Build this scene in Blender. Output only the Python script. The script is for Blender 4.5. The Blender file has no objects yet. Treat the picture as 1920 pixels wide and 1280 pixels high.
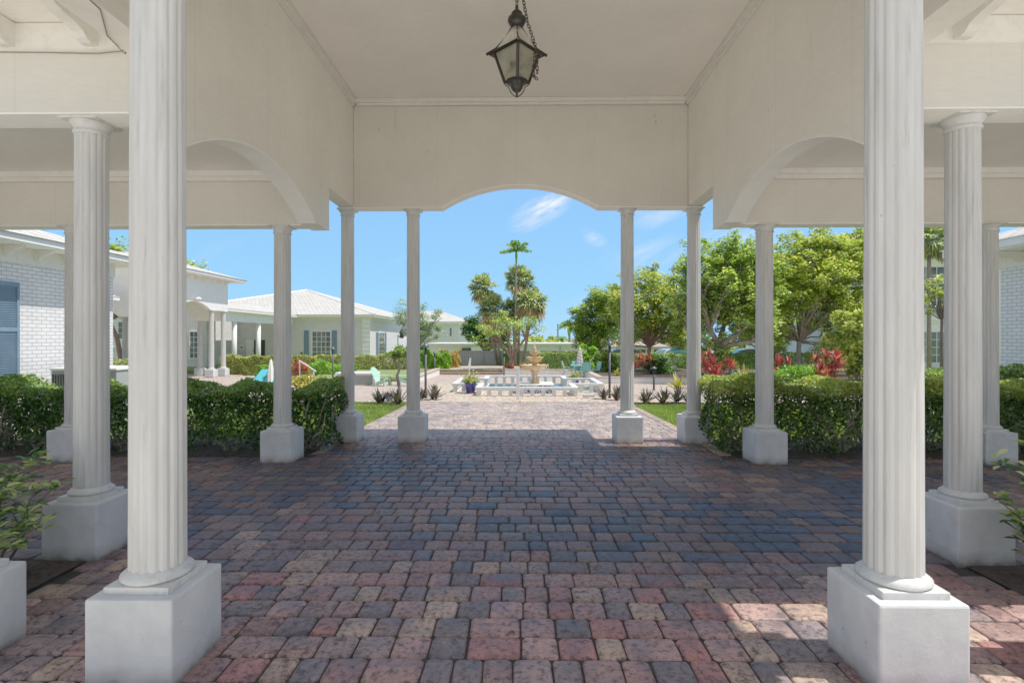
import bpy, bmesh, math, random
import numpy as np
from mathutils import Vector, Matrix
random.seed(7); RNG = np.random.default_rng(7)
sc = bpy.context.scene; COL = sc.collection
PI = math.pi; R = math.radians

# ------------------------------------------------------------ site frame
F = 975.0; YAW = 0.0133; EYE = Vector((-0.016, 0, 1.62)); HZ = 634.0
def gz(y):                                   # ground level along the site
    if y < 8.2: return 0.0
    if y < 29.5: return -0.02 * (y - 8.2)
    return -0.17
def ray(px, py):
    u = (px - 960) / F; v = (HZ - py) / F
    return Vector((u * math.cos(YAW) - math.sin(YAW), u * math.sin(YAW) + math.cos(YAW), v))
def at(px, py, Y):
    d = ray(px, py); return EYE + d * (Y / d.y)
def gr(px, py):                              # surveyed ground point
    d = ray(px, py); k = -d.z / d.y
    Y = 1.62 / max(k, 1e-3)
    if Y > 8.2: Y = (1.62 - 0.164) / max(k - 0.02, 1e-3)
    if Y > 29.5: Y = 1.79 / k
    Y = min(Y, 120)
    p = EYE + d * (Y / d.y); p.z = gz(Y); return p

# ------------------------------------------------------------ materials
MATS = {}
def nt(name):
    m = bpy.data.materials.new(name); m.use_nodes = True
    t = m.node_tree; b = t.nodes['Principled BSDF']; MATS[name] = m
    return m, t, b
def N(t, ty, **kw):
    n = t.nodes.new(ty)
    for k, v in kw.items():
        if k in n.inputs: n.inputs[k].default_value = v
        else: setattr(n, k, v)
    return n
def ramp(t, fac, stops, interp='LINEAR'):
    r = t.nodes.new('ShaderNodeValToRGB'); r.color_ramp.interpolation = interp
    e = r.color_ramp.elements
    while len(e) < len(stops): e.new(0.5)
    for i, (p, c) in enumerate(stops):
        e[i].position = p; e[i].color = (*c, 1) if len(c) == 3 else c
    t.links.new(fac, r.inputs[0]); return r.outputs[0]
def mix(t, fac, a, b, mode='MIX'):
    m = t.nodes.new('ShaderNodeMix'); m.data_type = 'RGBA'; m.blend_type = mode
    for i, v in ((0, fac), (6, a), (7, b)):
        if hasattr(v, 'is_output') or isinstance(v, bpy.types.NodeSocket): t.links.new(v, m.inputs[i])
        elif i == 0: m.inputs[0].default_value = v
        else: m.inputs[i].default_value = (*v, 1)
    return m.outputs[2]
def math_(t, op, a, b=0.0, clamp=False):
    m = t.nodes.new('ShaderNodeMath'); m.operation = op; m.use_clamp = clamp
    for i, v in ((0, a), (1, b)):
        if isinstance(v, bpy.types.NodeSocket): t.links.new(v, m.inputs[i])
        else: m.inputs[i].default_value = v
    return m.outputs[0]
def coord(t, scale=(1, 1, 1), kind='Object'):
    c = t.nodes.new('ShaderNodeTexCoord'); mp = t.nodes.new('ShaderNodeMapping')
    mp.inputs['Scale'].default_value = scale
    t.links.new(c.outputs[kind], mp.inputs[0]); return mp.outputs[0]
def noise(t, vec, scale, detail=4, rough=.55):
    n = N(t, 'ShaderNodeTexNoise', Scale=scale, Detail=detail, Roughness=rough)
    if vec is not None: t.links.new(vec, n.inputs['Vector'])
    return n.outputs[0]
def bump(t, b, h, strength=.3, dist=.01):
    n = N(t, 'ShaderNodeBump', Strength=strength, Distance=dist)
    t.links.new(h, n.inputs['Height']); t.links.new(n.outputs[0], b.inputs['Normal'])
def simple(name, col, rough=.6, var=.12, scale=6, bmp=.15, bscale=40, metal=0, grime=None, stretch=(1, 1, 1)):
    m, t, b = nt(name); v = coord(t, stretch)
    lo = tuple(c * (1 - var) for c in col); hi = tuple(min(1, c * (1 + var)) for c in col)
    c = ramp(t, noise(t, v, scale, 6, .6), [(.3, lo), (.7, hi)])
    if grime:
        g = ramp(t, noise(t, v, scale * 2.3, 8, .7), [(.52, (0, 0, 0)), (.75, (1, 1, 1))])
        c = mix(t, math_(t, 'MULTIPLY', g, grime[1]), c, grime[0])
    t.links.new(c, b.inputs['Base Color']); b.inputs['Roughness'].default_value = rough
    b.inputs['Metallic'].default_value = metal
    if bmp: bump(t, b, noise(t, coord(t), bscale, 4), bmp, .01)
    return m
def leafmat(name, cols, trans=.35, rough=.45, patch=1.3, top=None):
    m, t, b = nt(name)
    g = t.nodes.new('ShaderNodeNewGeometry')
    r = g.outputs['Random Per Island']
    n = len(cols)
    c = ramp(t, r, [(i / (n - 1), k) for i, k in enumerate(cols)])
    pn = noise(t, coord(t), patch, 3)
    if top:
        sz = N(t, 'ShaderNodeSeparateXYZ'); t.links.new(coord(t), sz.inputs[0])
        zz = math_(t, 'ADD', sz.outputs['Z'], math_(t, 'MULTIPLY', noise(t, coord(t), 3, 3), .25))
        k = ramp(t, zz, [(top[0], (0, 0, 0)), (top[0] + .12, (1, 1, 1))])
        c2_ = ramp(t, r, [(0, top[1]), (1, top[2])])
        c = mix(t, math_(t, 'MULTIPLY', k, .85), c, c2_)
    c = mix(t, 1.0, c, ramp(t, pn, [(.35, (.62, .68, .6)), (.65, (1.25, 1.2, 1.05))]), 'MULTIPLY')
    t.links.new(c, b.inputs['Base Color']); b.inputs['Roughness'].default_value = rough
    tr = N(t, 'ShaderNodeBsdfTranslucent'); c2 = mix(t, 1.0, c, (1.25, 1.35, .55), 'MULTIPLY')
    t.links.new(c2, tr.inputs[0])
    mx = N(t, 'ShaderNodeMixShader'); mx.inputs[0].default_value = trans
    t.links.new(b.outputs[0], mx.inputs[1]); t.links.new(tr.outputs[0], mx.inputs[2])
    t.links.new(mx.outputs[0], t.nodes['Material Output'].inputs[0]); return m

def panel_mat(name, col, axis):               # painted rough-sawn plywood with sheet seams
    m, t, b = nt(name); v = coord(t)
    st = coord(t, (1, 1, 5) if axis != 'Z' else (1, 4, 1))
    c = ramp(t, noise(t, v, 1.1, 6, .6), [(.3, tuple(k * .9 for k in col)), (.7, col)])
    fine = noise(t, st, 9, 8, .7)
    c = mix(t, 1.0, c, ramp(t, fine, [(.3, (.93, .925, .91)), (.6, (1, 1, 1))]), 'MULTIPLY')
    spots = ramp(t, noise(t, coord(t, (1, 1, .35)), 17, 3, .5), [(.73, (1, 1, 1)), (.78, (.62, .58, .52))])
    c = mix(t, .8, c, spots, 'MULTIPLY')
    sx = N(t, 'ShaderNodeSeparateXYZ'); t.links.new(v, sx.inputs[0])
    if axis in 'XY':
        a = math_(t, 'ADD', sx.outputs[axis], 40.33)
        md = math_(t, 'MODULO', a, 1.22)
        ln = math_(t, 'LESS_THAN', md, .005)
        ln = math_(t, 'MULTIPLY', ln, .25)
        c = mix(t, ln, c, (.25, .22, .18))
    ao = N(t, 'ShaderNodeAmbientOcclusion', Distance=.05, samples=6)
    crease_tone = math_(t, 'ADD', ao.outputs['AO'], math_(t, 'MULTIPLY', math_(t, 'SUBTRACT', noise(t, v, 6, 6, .7), .5), .5))  # colour darkened in creases, with noise to break the edge
    c = mix(t, 1.0, c, ramp(t, crease_tone, [(.42, (.52, .46, .38)), (.62, (1, 1, 1))]), 'MULTIPLY')
    drip = ramp(t, noise(t, coord(t, (1, 1, .08)), 7, 6, .7), [(.60, (1, 1, 1)), (.76, (.84, .81, .75))])
    if axis != 'Z': c = mix(t, .8, c, drip, 'MULTIPLY')
    t.links.new(c, b.inputs['Base Color']); b.inputs['Roughness'].default_value = .65
    bump(t, b, noise(t, coord(t, (1, 1, 7) if axis != 'Z' else (1, 7, 1)), 26, 6, .7), .35, .006)
    return m
PANX = panel_mat('painted_panel_x', (.72, .695, .625), 'X')
PANY = panel_mat('painted_panel_y', (.90, .87, .80), 'Y')
CEIL = panel_mat('ceiling_paint', (.95, .915, .86), 'Z')
TRIM = simple('white_trim', (.78, .765, .72), .55, .05, 5, .1, 60, grime=((.4, .36, .3), .35))
SOFF = simple('soffit_white', (.93, .92, .88), .6, .05, 5, .1, 60)
m, t, b = nt('column_white'); SHAFT = m
v = coord(t, (1, 1, .12))
c = ramp(t, noise(t, v, 14, 6, .6), [(.35, (.50, .50, .485)), (.65, (.62, .62, .605))])
gm = ramp(t, noise(t, coord(t, (1, 1, .06)), 26, 6, .7), [(.56, (0, 0, 0)), (.74, (1, 1, 1))])
c = mix(t, math_(t, 'MULTIPLY', gm, .72), c, (.30, .28, .24))
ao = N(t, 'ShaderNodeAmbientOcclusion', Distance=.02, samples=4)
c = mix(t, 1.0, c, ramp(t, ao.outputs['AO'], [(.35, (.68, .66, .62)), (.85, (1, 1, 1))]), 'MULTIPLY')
sp = ramp(t, noise(t, coord(t, (1, 1, .6)), 55, 2, .4), [(.76, (1, 1, 1)), (.8, (.55, .52, .48))])
c = mix(t, .7, c, sp, 'MULTIPLY')
t.links.new(c, b.inputs['Base Color']); b.inputs['Roughness'].default_value = .42
bump(t, b, noise(t, coord(t, (1, 1, .3)), 30, 4), .08, .01)
m, t, b = nt('stucco_white'); STUC = m
v = coord(t)
c = ramp(t, noise(t, v, 3.5, 7, .65), [(.32, (.52, .54, .555)), (.62, (.67, .685, .70))])
sp = ramp(t, noise(t, v, 24, 2, .4), [(.73, (1, 1, 1)), (.77, (.5, .48, .45))])
c = mix(t, .6, c, sp, 'MULTIPLY')
sx = N(t, 'ShaderNodeSeparateXYZ'); t.links.new(v, sx.inputs[0])
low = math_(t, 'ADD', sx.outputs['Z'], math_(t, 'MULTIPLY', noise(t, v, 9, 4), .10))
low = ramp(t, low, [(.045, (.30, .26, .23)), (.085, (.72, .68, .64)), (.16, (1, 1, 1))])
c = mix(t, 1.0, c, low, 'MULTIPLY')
t.links.new(c, b.inputs['Base Color']); b.inputs['Roughness'].default_value = .8
hh = math_(t, 'ADD', noise(t, v, 60, 5, .7), math_(t, 'MULTIPLY', noise(t, v, 9, 3), 1.6))
bump(t, b, hh, .45, .006)
COLTRIM = simple('column_trim', (.62, .625, .61), .5, .08, 8, .12, 50, grime=((.30, .27, .23), .6))
WHITE = simple('white_paint', (.85, .85, .83), .5, .05, 4, .08, 40)
PALE = simple('pale_grey_paint', (.74, .75, .74), .6, .06, 3, .08, 40)
GREYP = simple('grey_paint', (.34, .35, .36), .6, .08, 4, .08, 40)
def brick_wall(name, axis, bw=.2, bh=.073):
    m, t, b = nt(name)
    c0 = t.nodes.new('ShaderNodeTexCoord'); sx = N(t, 'ShaderNodeSeparateXYZ'); t.links.new(c0.outputs['Object'], sx.inputs[0])
    cb = N(t, 'ShaderNodeCombineXYZ'); t.links.new(sx.outputs[axis], cb.inputs[0]); t.links.new(sx.outputs['Z'], cb.inputs[1])
    br = N(t, 'ShaderNodeTexBrick', Scale=1.0); br.inputs['Brick Width'].default_value = bw; br.inputs['Row Height'].default_value = bh
    br.inputs['Mortar Size'].default_value = .008; br.inputs['Mortar Smooth'].default_value = .2
    br.inputs['Color1'].default_value = (.89, .86, .87, 1); br.inputs['Color2'].default_value = (.82, .79, .80, 1)
    br.inputs['Mortar'].default_value = (.50, .52, .53, 1)
    t.links.new(cb.outputs[0], br.inputs['Vector'])
    c = mix(t, 1.0, br.outputs[0], ramp(t, noise(t, c0.outputs['Object'], 3, 5), [(.3, (.9, .9, .9)), (.7, (1, 1, 1))]), 'MULTIPLY')
    t.links.new(c, b.inputs['Base Color']); b.inputs['Roughness'].default_value = .6
    h = math_(t, 'SUBTRACT', math_(t, 'MULTIPLY', noise(t, c0.outputs['Object'], 30, 3), .3), br.outputs['Fac'])
    bump(t, b, h, .9, .012); return m
BRX = brick_wall('white_brick_x', 'X'); BRY = brick_wall('white_brick_y', 'Y')
def tile_mat(name, axis, pitch=.33, ax2='Y'):
    m, t, b = nt(name)
    c0 = t.nodes.new('ShaderNodeTexCoord'); sx = N(t, 'ShaderNodeSeparateXYZ'); t.links.new(c0.outputs['Object'], sx.inputs[0])
    cb = N(t, 'ShaderNodeCombineXYZ'); t.links.new(sx.outputs[axis], cb.inputs[0]); t.links.new(sx.outputs['Z'], cb.inputs[1])
    br = N(t, 'ShaderNodeTexBrick', Scale=1.0); br.inputs['Brick Width'].default_value = .33; br.inputs['Row Height'].default_value = pitch
    br.inputs['Mortar Size'].default_value = .014; br.inputs['Color1'].default_value = (.62, .61, .58, 1)
    br.inputs['Color2'].default_value = (.72, .71, .69, 1); br.inputs['Mortar'].default_value = (.28, .27, .25, 1)
    t.links.new(cb.outputs[0], br.inputs['Vector'])
    c = mix(t, 1.0, br.outputs[0], ramp(t, noise(t, c0.outputs['Object'], 2, 6, .7), [(.35, (.78, .77, .74)), (.6, (1, 1, 1))]), 'MULTIPLY')
    t.links.new(c, b.inputs['Base Color']); b.inputs['Roughness'].default_value = .8
    h = math_(t, 'SUBTRACT', 1.0, br.outputs['Fac']); bump(t, b, h, .7, .03); return m
TILX = tile_mat('roof_tile_x', 'X', .085); TILY = tile_mat('roof_tile_y', 'Y', .085)
BLUE = simple('shutter_blue', (.15, .24, .34), .5, .12, 5, .05)
m, t, b = nt('window_glass'); GLASS = m
b.inputs['Base Color'].default_value = (.045, .06, .07, 1); b.inputs['Roughness'].default_value = .08
t.links.new(ramp(t, noise(t, coord(t), 1.3, 3), [(.35, (.03, .04, .05)), (.7, (.16, .2, .21))]), b.inputs['Base Color'])
BLACK = simple('black_iron', (.012, .010, .009), .4, .3, 30, .3, 80, .0, grime=((.09, .07, .055), .3))
DARK = simple('dark_void', (.03, .028, .03), .7)
BARK = simple('bark_grey', (.27, .225, .19), .85, .3, 9, .6, 30, stretch=(1, 1, .3))
BARKD = simple('bark_dark', (.13, .105, .085), .9, .35, 12, .6, 35, stretch=(1, 1, .35))
BARKR = simple('bark_red', (.30, .19, .15), .85, .3, 12, .6, 35, stretch=(1, 1, .35))
STONE = simple('cast_stone', (.58, .39, .20), .75, .3, 9, .3, 30, grime=((.25, .2, .15), .4))
SOIL = simple('soil', (.045, .032, .025), .95, .7, 22, 1.0, 45, grime=((.16, .12, .08), .5))
BALU = simple('balustrade_white', (.72, .73, .72), .65, .1, 8, .2, 40, grime=((.4, .38, .33), .4))
COPING = simple('tan_coping', (.46, .34, .27), .8, .2, 12, .3, 30)
STEPB = simple('brick_step', (.27, .17, .14), .85, .3, 14, .4, 30)
MINT = simple('mint_plastic', (.40, .72, .55), .45, .06)
TEAL = simple('teal_sling', (.16, .52, .50), .6, .08)
TURQ = simple('turquoise_fabric', (.06, .48, .58), .6, .08)
WOOD = simple('weathered_wood', (.28, .19, .12), .8, .25, 14, .3, 40)
COBALT = simple('cobalt_glaze', (.035, .035, .30), .2, .15)
STEEL = simple('grey_steel', (.40, .41, .40), .5, .08, 3, .05)
m, t, b = nt('blue_mosaic'); MOS = m
vo = N(t, 'ShaderNodeTexVoronoi', Scale=14.0); t.links.new(coord(t), vo.inputs['Vector'])
t.links.new(ramp(t, vo.outputs['Distance'], [(.2, (.015, .03, .20)), (.45, (.05, .12, .42)), (.6, (.5, .6, .7))]), b.inputs['Base Color'])
b.inputs['Roughness'].default_value = .15
m, t, b = nt('pool_water'); WATER = m
b.inputs['Base Color'].default_value = (.10, .20, .23, 1); b.inputs['Roughness'].default_value = .04
bump(t, b, noise(t, coord(t), 9, 3), .3, .02)
m, t, b = nt('clear_water'); JET = m
b.inputs['Base Color'].default_value = (.8, .88, .9, 1); b.inputs['Roughness'].default_value = .1; b.inputs['Alpha'].default_value = .45
m, t, b = nt('frosted_glass'); FROST = m
v = coord(t)
t.links.new(ramp(t, noise(t, v, 5.5, 5, .6), [(.34, (.10, .10, .08)), (.46, (.50, .50, .38)), (.7, (.66, .66, .52))]), b.inputs['Base Color'])
b.inputs['Roughness'].default_value = .35
try: b.inputs['Transmission Weight'].default_value = .55
except Exception: pass
def stripes(name, a, c_, n, axis='ANG'):
    m, t, b = nt(name)
    c0 = t.nodes.new('ShaderNodeTexCoord'); sx = N(t, 'ShaderNodeSeparateXYZ'); t.links.new(c0.outputs['Object'], sx.inputs[0])
    if axis == 'ANG': s = math_(t, 'SQRT', math_(t, 'ADD', math_(t, 'POWER', sx.outputs[0], 2), math_(t, 'POWER', sx.outputs[1], 2)))
    else: s = math_(t, 'ADD', sx.outputs['Z'], math_(t, 'MULTIPLY', sx.outputs['X'], .4))
    s = math_(t, 'FRACT', math_(t, 'MULTIPLY', math_(t, 'ADD', s, 5.0), n)); s = math_(t, 'GREATER_THAN', s, .5)
    t.links.new(mix(t, s, a, c_), b.inputs['Base Color']); b.inputs['Roughness'].default_value = .75; return m
UMBT = stripes('teal_stripe_canvas', (.10, .50, .50), (.55, .75, .74), 3.2)
UMBR = stripes('pink_stripe_canvas', (.62, .32, .34), (.70, .70, .74), 6.0, 'Z')
# paving
m, t, b = nt('clay_pavers'); PAVE = m
at_ = N(t, 'ShaderNodeVertexColor', layer_name='tint'); v = coord(t)
n1 = noise(t, v, 26, 8, .72); n2 = noise(t, v, 5.5, 6, .65); n3 = noise(t, v, 120, 4, .7)
c = mix(t, 1.0, at_.outputs[0], ramp(t, n1, [(.38, (.22, .22, .27)), (.49, (.92, .92, .93)), (.72, (1.25, 1.2, 1.15))]), 'MULTIPLY')
c = mix(t, 1.0, c, ramp(t, n2, [(.34, (.48, .48, .54)), (.55, (1.10, 1.03, .98))]), 'MULTIPLY')
n4 = noise(t, v, 11, 10, .78); n5 = noise(t, v, .9, 4, .5)
st = ramp(t, math_(t, 'ADD', n4, math_(t, 'MULTIPLY', math_(t, 'SUBTRACT', n5, .5), .35)), [(.53, (1, 1, 1)), (.60, (.36, .35, .38)), (.68, (.14, .14, .17))])
c = mix(t, .85, c, st, 'MULTIPLY')
c = mix(t, .8, c, ramp(t, n3, [(.3, (.7, .7, .7)), (.6, (1.08, 1.08, 1.08))]), 'MULTIPLY')
t.links.new(c, b.inputs['Base Color'])
t.links.new(ramp(t, n2, [(.35, (.40, .40, .40)), (.65, (.68, .68, .68))]), b.inputs['Roughness'])
bump(t, b, math_(t, 'ADD', n1, math_(t, 'MULTIPLY', n3, .5)), .55, .006)
JOINT = simple('joint_sand', (.035, .028, .024), .95, .5, 30, .8, 90)
def paving_sheet(name, cs, mort):
    m, t, b = nt(name); v = coord(t)
    br = N(t, 'ShaderNodeTexBrick', Scale=1.0); t.links.new(v, br.inputs['Vector'])
    br.inputs['Brick Width'].default_value = .21; br.inputs['Row Height'].default_value = .17
    br.inputs['Mortar Size'].default_value = .010; br.inputs['Color1'].default_value = (*cs[0], 1)
    br.inputs['Color2'].default_value = (*cs[1], 1); br.inputs['Mortar'].default_value = (*mort, 1)
    c = mix(t, 1.0, br.outputs[0], ramp(t, noise(t, v, 6, 7, .7), [(.35, (.66, .64, .62)), (.62, (1.1, 1.08, 1.05))]), 'MULTIPLY')
    t.links.new(c, b.inputs['Base Color']); b.inputs['Roughness'].default_value = .85
    bump(t, b, math_(t, 'SUBTRACT', 1.0, br.outputs['Fac']), .5, .01); return m
PATIO = paving_sheet('patio_pavers', ((.40, .31, .27), (.50, .43, .38)), (.17, .13, .11))
m, t, b = nt('pebble_surface'); PEBB = m
vo = N(t, 'ShaderNodeTexVoronoi', Scale=11.0); t.links.new(coord(t), vo.inputs['Vector'])
c = ramp(t, vo.outputs['Distance'], [(.1, (.55, .47, .37)), (.55, (.42, .34, .26)), (.8, (.2, .15, .11))])
c = mix(t, .5, c, vo.outputs['Color'], 'SOFT_LIGHT')
t.links.new(c, b.inputs['Base Color']); b.inputs['Roughness'].default_value = .9
m, t, b = nt('lawn'); LAWN = m
v = coord(t); c = ramp(t, noise(t, v, 2.2, 6, .7), [(.3, (.10, .16, .035)), (.7, (.24, .30, .08))])
c = mix(t, .7, c, ramp(t, noise(t, v, 60, 3), [(.3, (.5, .5, .5)), (.7, (1.3, 1.3, 1.3))]), 'MULTIPLY')
t.links.new(c, b.inputs['Base Color']); b.inputs['Roughness'].default_value = .9
bump(t, b, noise(t, v, 90, 3), .8, .02)
L_HDARK = leafmat('hedge_leaf_dark', [(0.017, 0.051, 0.014), (0.051, 0.138, 0.026), (0.087, 0.232, 0.036), (0.174, 0.348, 0.072)], .22)
L_HEDGE = leafmat('hedge_leaf', [(0.052, 0.116, 0.031), (0.148, 0.274, 0.065), (0.315, 0.463, 0.105), (0.631, 0.757, 0.210)], .3)
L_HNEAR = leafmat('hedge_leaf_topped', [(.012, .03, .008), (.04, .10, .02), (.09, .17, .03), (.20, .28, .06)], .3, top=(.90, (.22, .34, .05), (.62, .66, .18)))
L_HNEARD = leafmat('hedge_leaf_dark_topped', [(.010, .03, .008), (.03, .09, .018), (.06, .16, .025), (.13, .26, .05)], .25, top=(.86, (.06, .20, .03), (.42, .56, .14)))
L_BRIGHT = leafmat('hedge_leaf_bright', [(.12, .18, .03), (.28, .34, .07), (.45, .48, .13), (.60, .60, .24)], .35)
L_LIME = leafmat('lime_leaf', [(0.087, 0.232, 0.014), (0.203, 0.464, 0.029), (0.319, 0.609, 0.058)], .35)
L_TREE = leafmat('tree_leaf', [(.05, .12, .03), (.20, .34, .07), (.42, .56, .13), (.72, .78, .32)], .45, .38)
L_TREEY = leafmat('tree_leaf_yellow', [(.09, .16, .03), (.30, .42, .08), (.55, .62, .14), (.80, .76, .34)], .45, .38)
L_DEEP = leafmat('deep_leaf', [(0.032, 0.074, 0.031), (0.084, 0.190, 0.053), (0.190, 0.357, 0.092)], .3)
L_OLIVE = leafmat('olive_leaf', [(0.126, 0.190, 0.118), (0.274, 0.378, 0.237), (0.463, 0.568, 0.421)], .3)
L_SABAL = leafmat('sabal_leaf', [(0.156, 0.237, 0.104), (0.411, 0.504, 0.253), (0.758, 0.788, 0.464)], .25)
L_SABBR = leafmat('sabal_dry_leaf', [(0.302, 0.208, 0.101), (0.566, 0.395, 0.203), (0.716, 0.566, 0.325)], .25)
L_PALM = leafmat('palm_leaf', [(0.093, 0.222, 0.080), (0.222, 0.441, 0.117), (0.411, 0.630, 0.197)], .3)
L_RED = leafmat('cordyline_leaf', [(0.120, 0.013, 0.033), (0.336, 0.022, 0.052), (0.600, 0.048, 0.078), (0.744, 0.256, 0.208)], .3)
L_ORED = leafmat('orange_red_leaf', [(.20, .03, .02), (.48, .08, .05), (.60, .26, .14)], .3)
L_BROM = leafmat('bromeliad_leaf', [(.05, .035, .045), (.11, .085, .09), (.22, .19, .16)], .15)
L_AGAVE = leafmat('agave_leaf', [(.16, .22, .04), (.45, .42, .06), (.62, .50, .09)], .2)
L_VARI = leafmat('variegated_leaf', [(0.029, 0.102, 0.036), (0.087, 0.217, 0.054), (0.362, 0.464, 0.181), (0.754, 0.754, 0.399)], .3)
L_CROT = leafmat('croton_leaf', [(0.087, 0.189, 0.029), (0.290, 0.348, 0.043), (0.696, 0.406, 0.072), (0.725, 0.232, 0.058)], .3)
L_GRASS = leafmat('grass_blade', [(.11, .20, .03), (.24, .36, .06), (.40, .50, .13)], .35)

# ------------------------------------------------------------ mesh helpers
class MB:
    def __init__(s): s.v = []; s.f = []; s.n = 0
    def add(s, vs, fs):
        o = s.n; s.v.extend([tuple(p) for p in vs]); s.n += len(vs)
        s.f.extend([tuple(i + o for i in f) for f in fs]); return s
    def box(s, x0, x1, y0, y1, z0, z1):
        return s.add([(x0, y0, z0), (x1, y0, z0), (x1, y1, z0), (x0, y1, z0), (x0, y0, z1), (x1, y0, z1), (x1, y1, z1), (x0, y1, z1)],
                     [(3, 2, 1, 0), (4, 5, 6, 7), (0, 1, 5, 4), (1, 2, 6, 5), (2, 3, 7, 6), (3, 0, 4, 7)])
    def obox(s, c, sx, sy, sz, rz=0, rx=0, ry=0):
        M = Matrix.Translation(c) @ Matrix.Rotation(rz, 4, 'Z') @ Matrix.Rotation(ry, 4, 'Y') @ Matrix.Rotation(rx, 4, 'X')
        b = MB().box(-sx / 2, sx / 2, -sy / 2, sy / 2, -sz / 2, sz / 2)
        return s.add([M @ Vector(p) for p in b.v], b.f)
    def prism(s, poly, plane, d0, d1):
        n = len(poly)
        def P(a, b, d): return (d, a, b) if plane == 'x' else ((a, d, b) if plane == 'y' else (a, b, d))
        vs = [P(a, b, d0) for a, b in poly] + [P(a, b, d1) for a, b in poly]
        fs = [(i, (i + 1) % n, n + (i + 1) % n, n + i) for i in range(n)] + [tuple(range(n - 1, -1, -1)), tuple(range(n, 2 * n))]
        return s.add(vs, fs)
    def lathe(s, prof, c=(0, 0, 0), n=24, sq=0):
        vs = []; fs = []
        for (r, z) in prof:
            for k in range(n):
                a = 2 * PI * k / n; vs.append((c[0] + r * math.cos(a), c[1] + r * math.sin(a), c[2] + z))
        for i in range(len(prof) - 1):
            for k in range(n):
                a = i * n + k; b_ = i * n + (k + 1) % n; fs.append((a, b_, b_ + n, a + n))
        fs.append(tuple(range(n - 1, -1, -1))); L = (len(prof) - 1) * n; fs.append(tuple(range(L, L + n)))
        return s.add(vs, fs)
    def tube(s, pts, radii, n=6):
        pts = [Vector(p) for p in pts]; m_ = len(pts)
        if not isinstance(radii, (list, tuple)): radii = [radii] * m_
        vs = []; fs = []; ref = Vector((.13, .31, .94))
        for i, p in enumerate(pts):
            d = (pts[min(i + 1, m_ - 1)] - pts[max(i - 1, 0)]).normalized()
            a = d.cross(ref)
            if a.length < .05: a = d.cross(Vector((1, 0, 0)))
            a.normalize(); b_ = d.cross(a)
            for k in range(n):
                q = 2 * PI * k / n; vs.append(p + (a * math.cos(q) + b_ * math.sin(q)) * radii[i])
        for i in range(m_ - 1):
            for k in range(n):
                a = i * n + k; c = i * n + (k + 1) % n; fs.append((a, c, c + n, a + n))
        fs.append(tuple(range(n - 1, -1, -1))); L = (m_ - 1) * n; fs.append(tuple(range(L, L + n)))
        return s.add(vs, fs)
    def build(s, name, m, parent=None, local=False, bevel=0, smooth=False, seg=2, fix=True):
        me = bpy.data.meshes.new(name)
        off = (0, 0, 0)
        if parent is not None and not local:
            off = wl(parent)
        me.from_pydata([(p[0] - off[0], p[1] - off[1], p[2] - off[2]) for p in s.v], [], s.f)
        if fix:
            bm = bmesh.new(); bm.from_mesh(me)
            bmesh.ops.recalc_face_normals(bm, faces=bm.faces)
            if bevel: bmesh.ops.bevel(bm, geom=[e for e in bm.edges], offset=bevel, segments=seg, affect='EDGES', profile=.5)
            bmesh.ops.triangulate(bm, faces=[f for f in bm.faces if len(f.verts) > 4])
            bm.to_mesh(me); bm.free()
        if smooth: me.polygons.foreach_set('use_smooth', [True] * len(me.polygons))
        me.materials.append(m)
        o = bpy.data.objects.new(name, me); COL.objects.link(o)
        if parent is not None: o.parent = parent
        return o
def wl(o):
    p = Vector((0, 0, 0))
    while o is not None: p = p + o.location; o = o.parent
    return p
def tag(o, label=None, cat=None, group=None, kind=None):
    for k, v in (('label', label), ('category', cat), ('group', group), ('kind', kind)):
        if v: o[k] = v
    return o
def thing(name, label, cat, loc=(0, 0, 0), rz=0, group=None):
    o = bpy.data.objects.new(name, None); COL.objects.link(o); o.location = loc; o.rotation_euler = (0, 0, rz)
    o.empty_display_size = .1
    return tag(o, label, cat, group)
def copy_tree(o, parent=None):
    c = o.copy(); COL.objects.link(c); c.parent = parent
    for ch in o.children: copy_tree(ch, c)
    return c
def quads_obj(name, V, m, parent=None, off=None, k=4):    # V: (n,k,3)
    n = len(V); me = bpy.data.meshes.new(name)
    if off is not None: V = V - np.array(off)
    me.vertices.add(n * k); me.vertices.foreach_set('co', V.reshape(-1).astype(np.float32))
    me.loops.add(n * k); me.loops.foreach_set('vertex_index', np.arange(n * k, dtype=np.int32))
    me.polygons.add(n); me.polygons.foreach_set('loop_start', np.arange(0, n * k, k, dtype=np.int32))
    me.update(calc_edges=True); me.materials.append(m)
    o = bpy.data.objects.new(name, me); COL.objects.link(o)
    if parent is not None: o.parent = parent
    return o
def leaf_quads(C, size, up=.5, asp=.3, droop=0):
    n = len(C); nr = RNG.normal(size=(n, 3)); nr[:, 2] = np.abs(nr[:, 2]) * .7 + up
    nr /= np.linalg.norm(nr, axis=1)[:, None]
    r = RNG.normal(size=(n, 3)); a = np.cross(nr, r); a /= np.linalg.norm(a, axis=1)[:, None]
    b_ = np.cross(nr, a); s = (size * RNG.uniform(.6, 1.35, n))[:, None]
    f = nr * s * .10
    return np.stack([C - a * s * .5, C + b_ * s * asp + f - a * s * .05, C + a * s * .5, C - b_ * s * asp + f - a * s * .05], 1)

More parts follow.
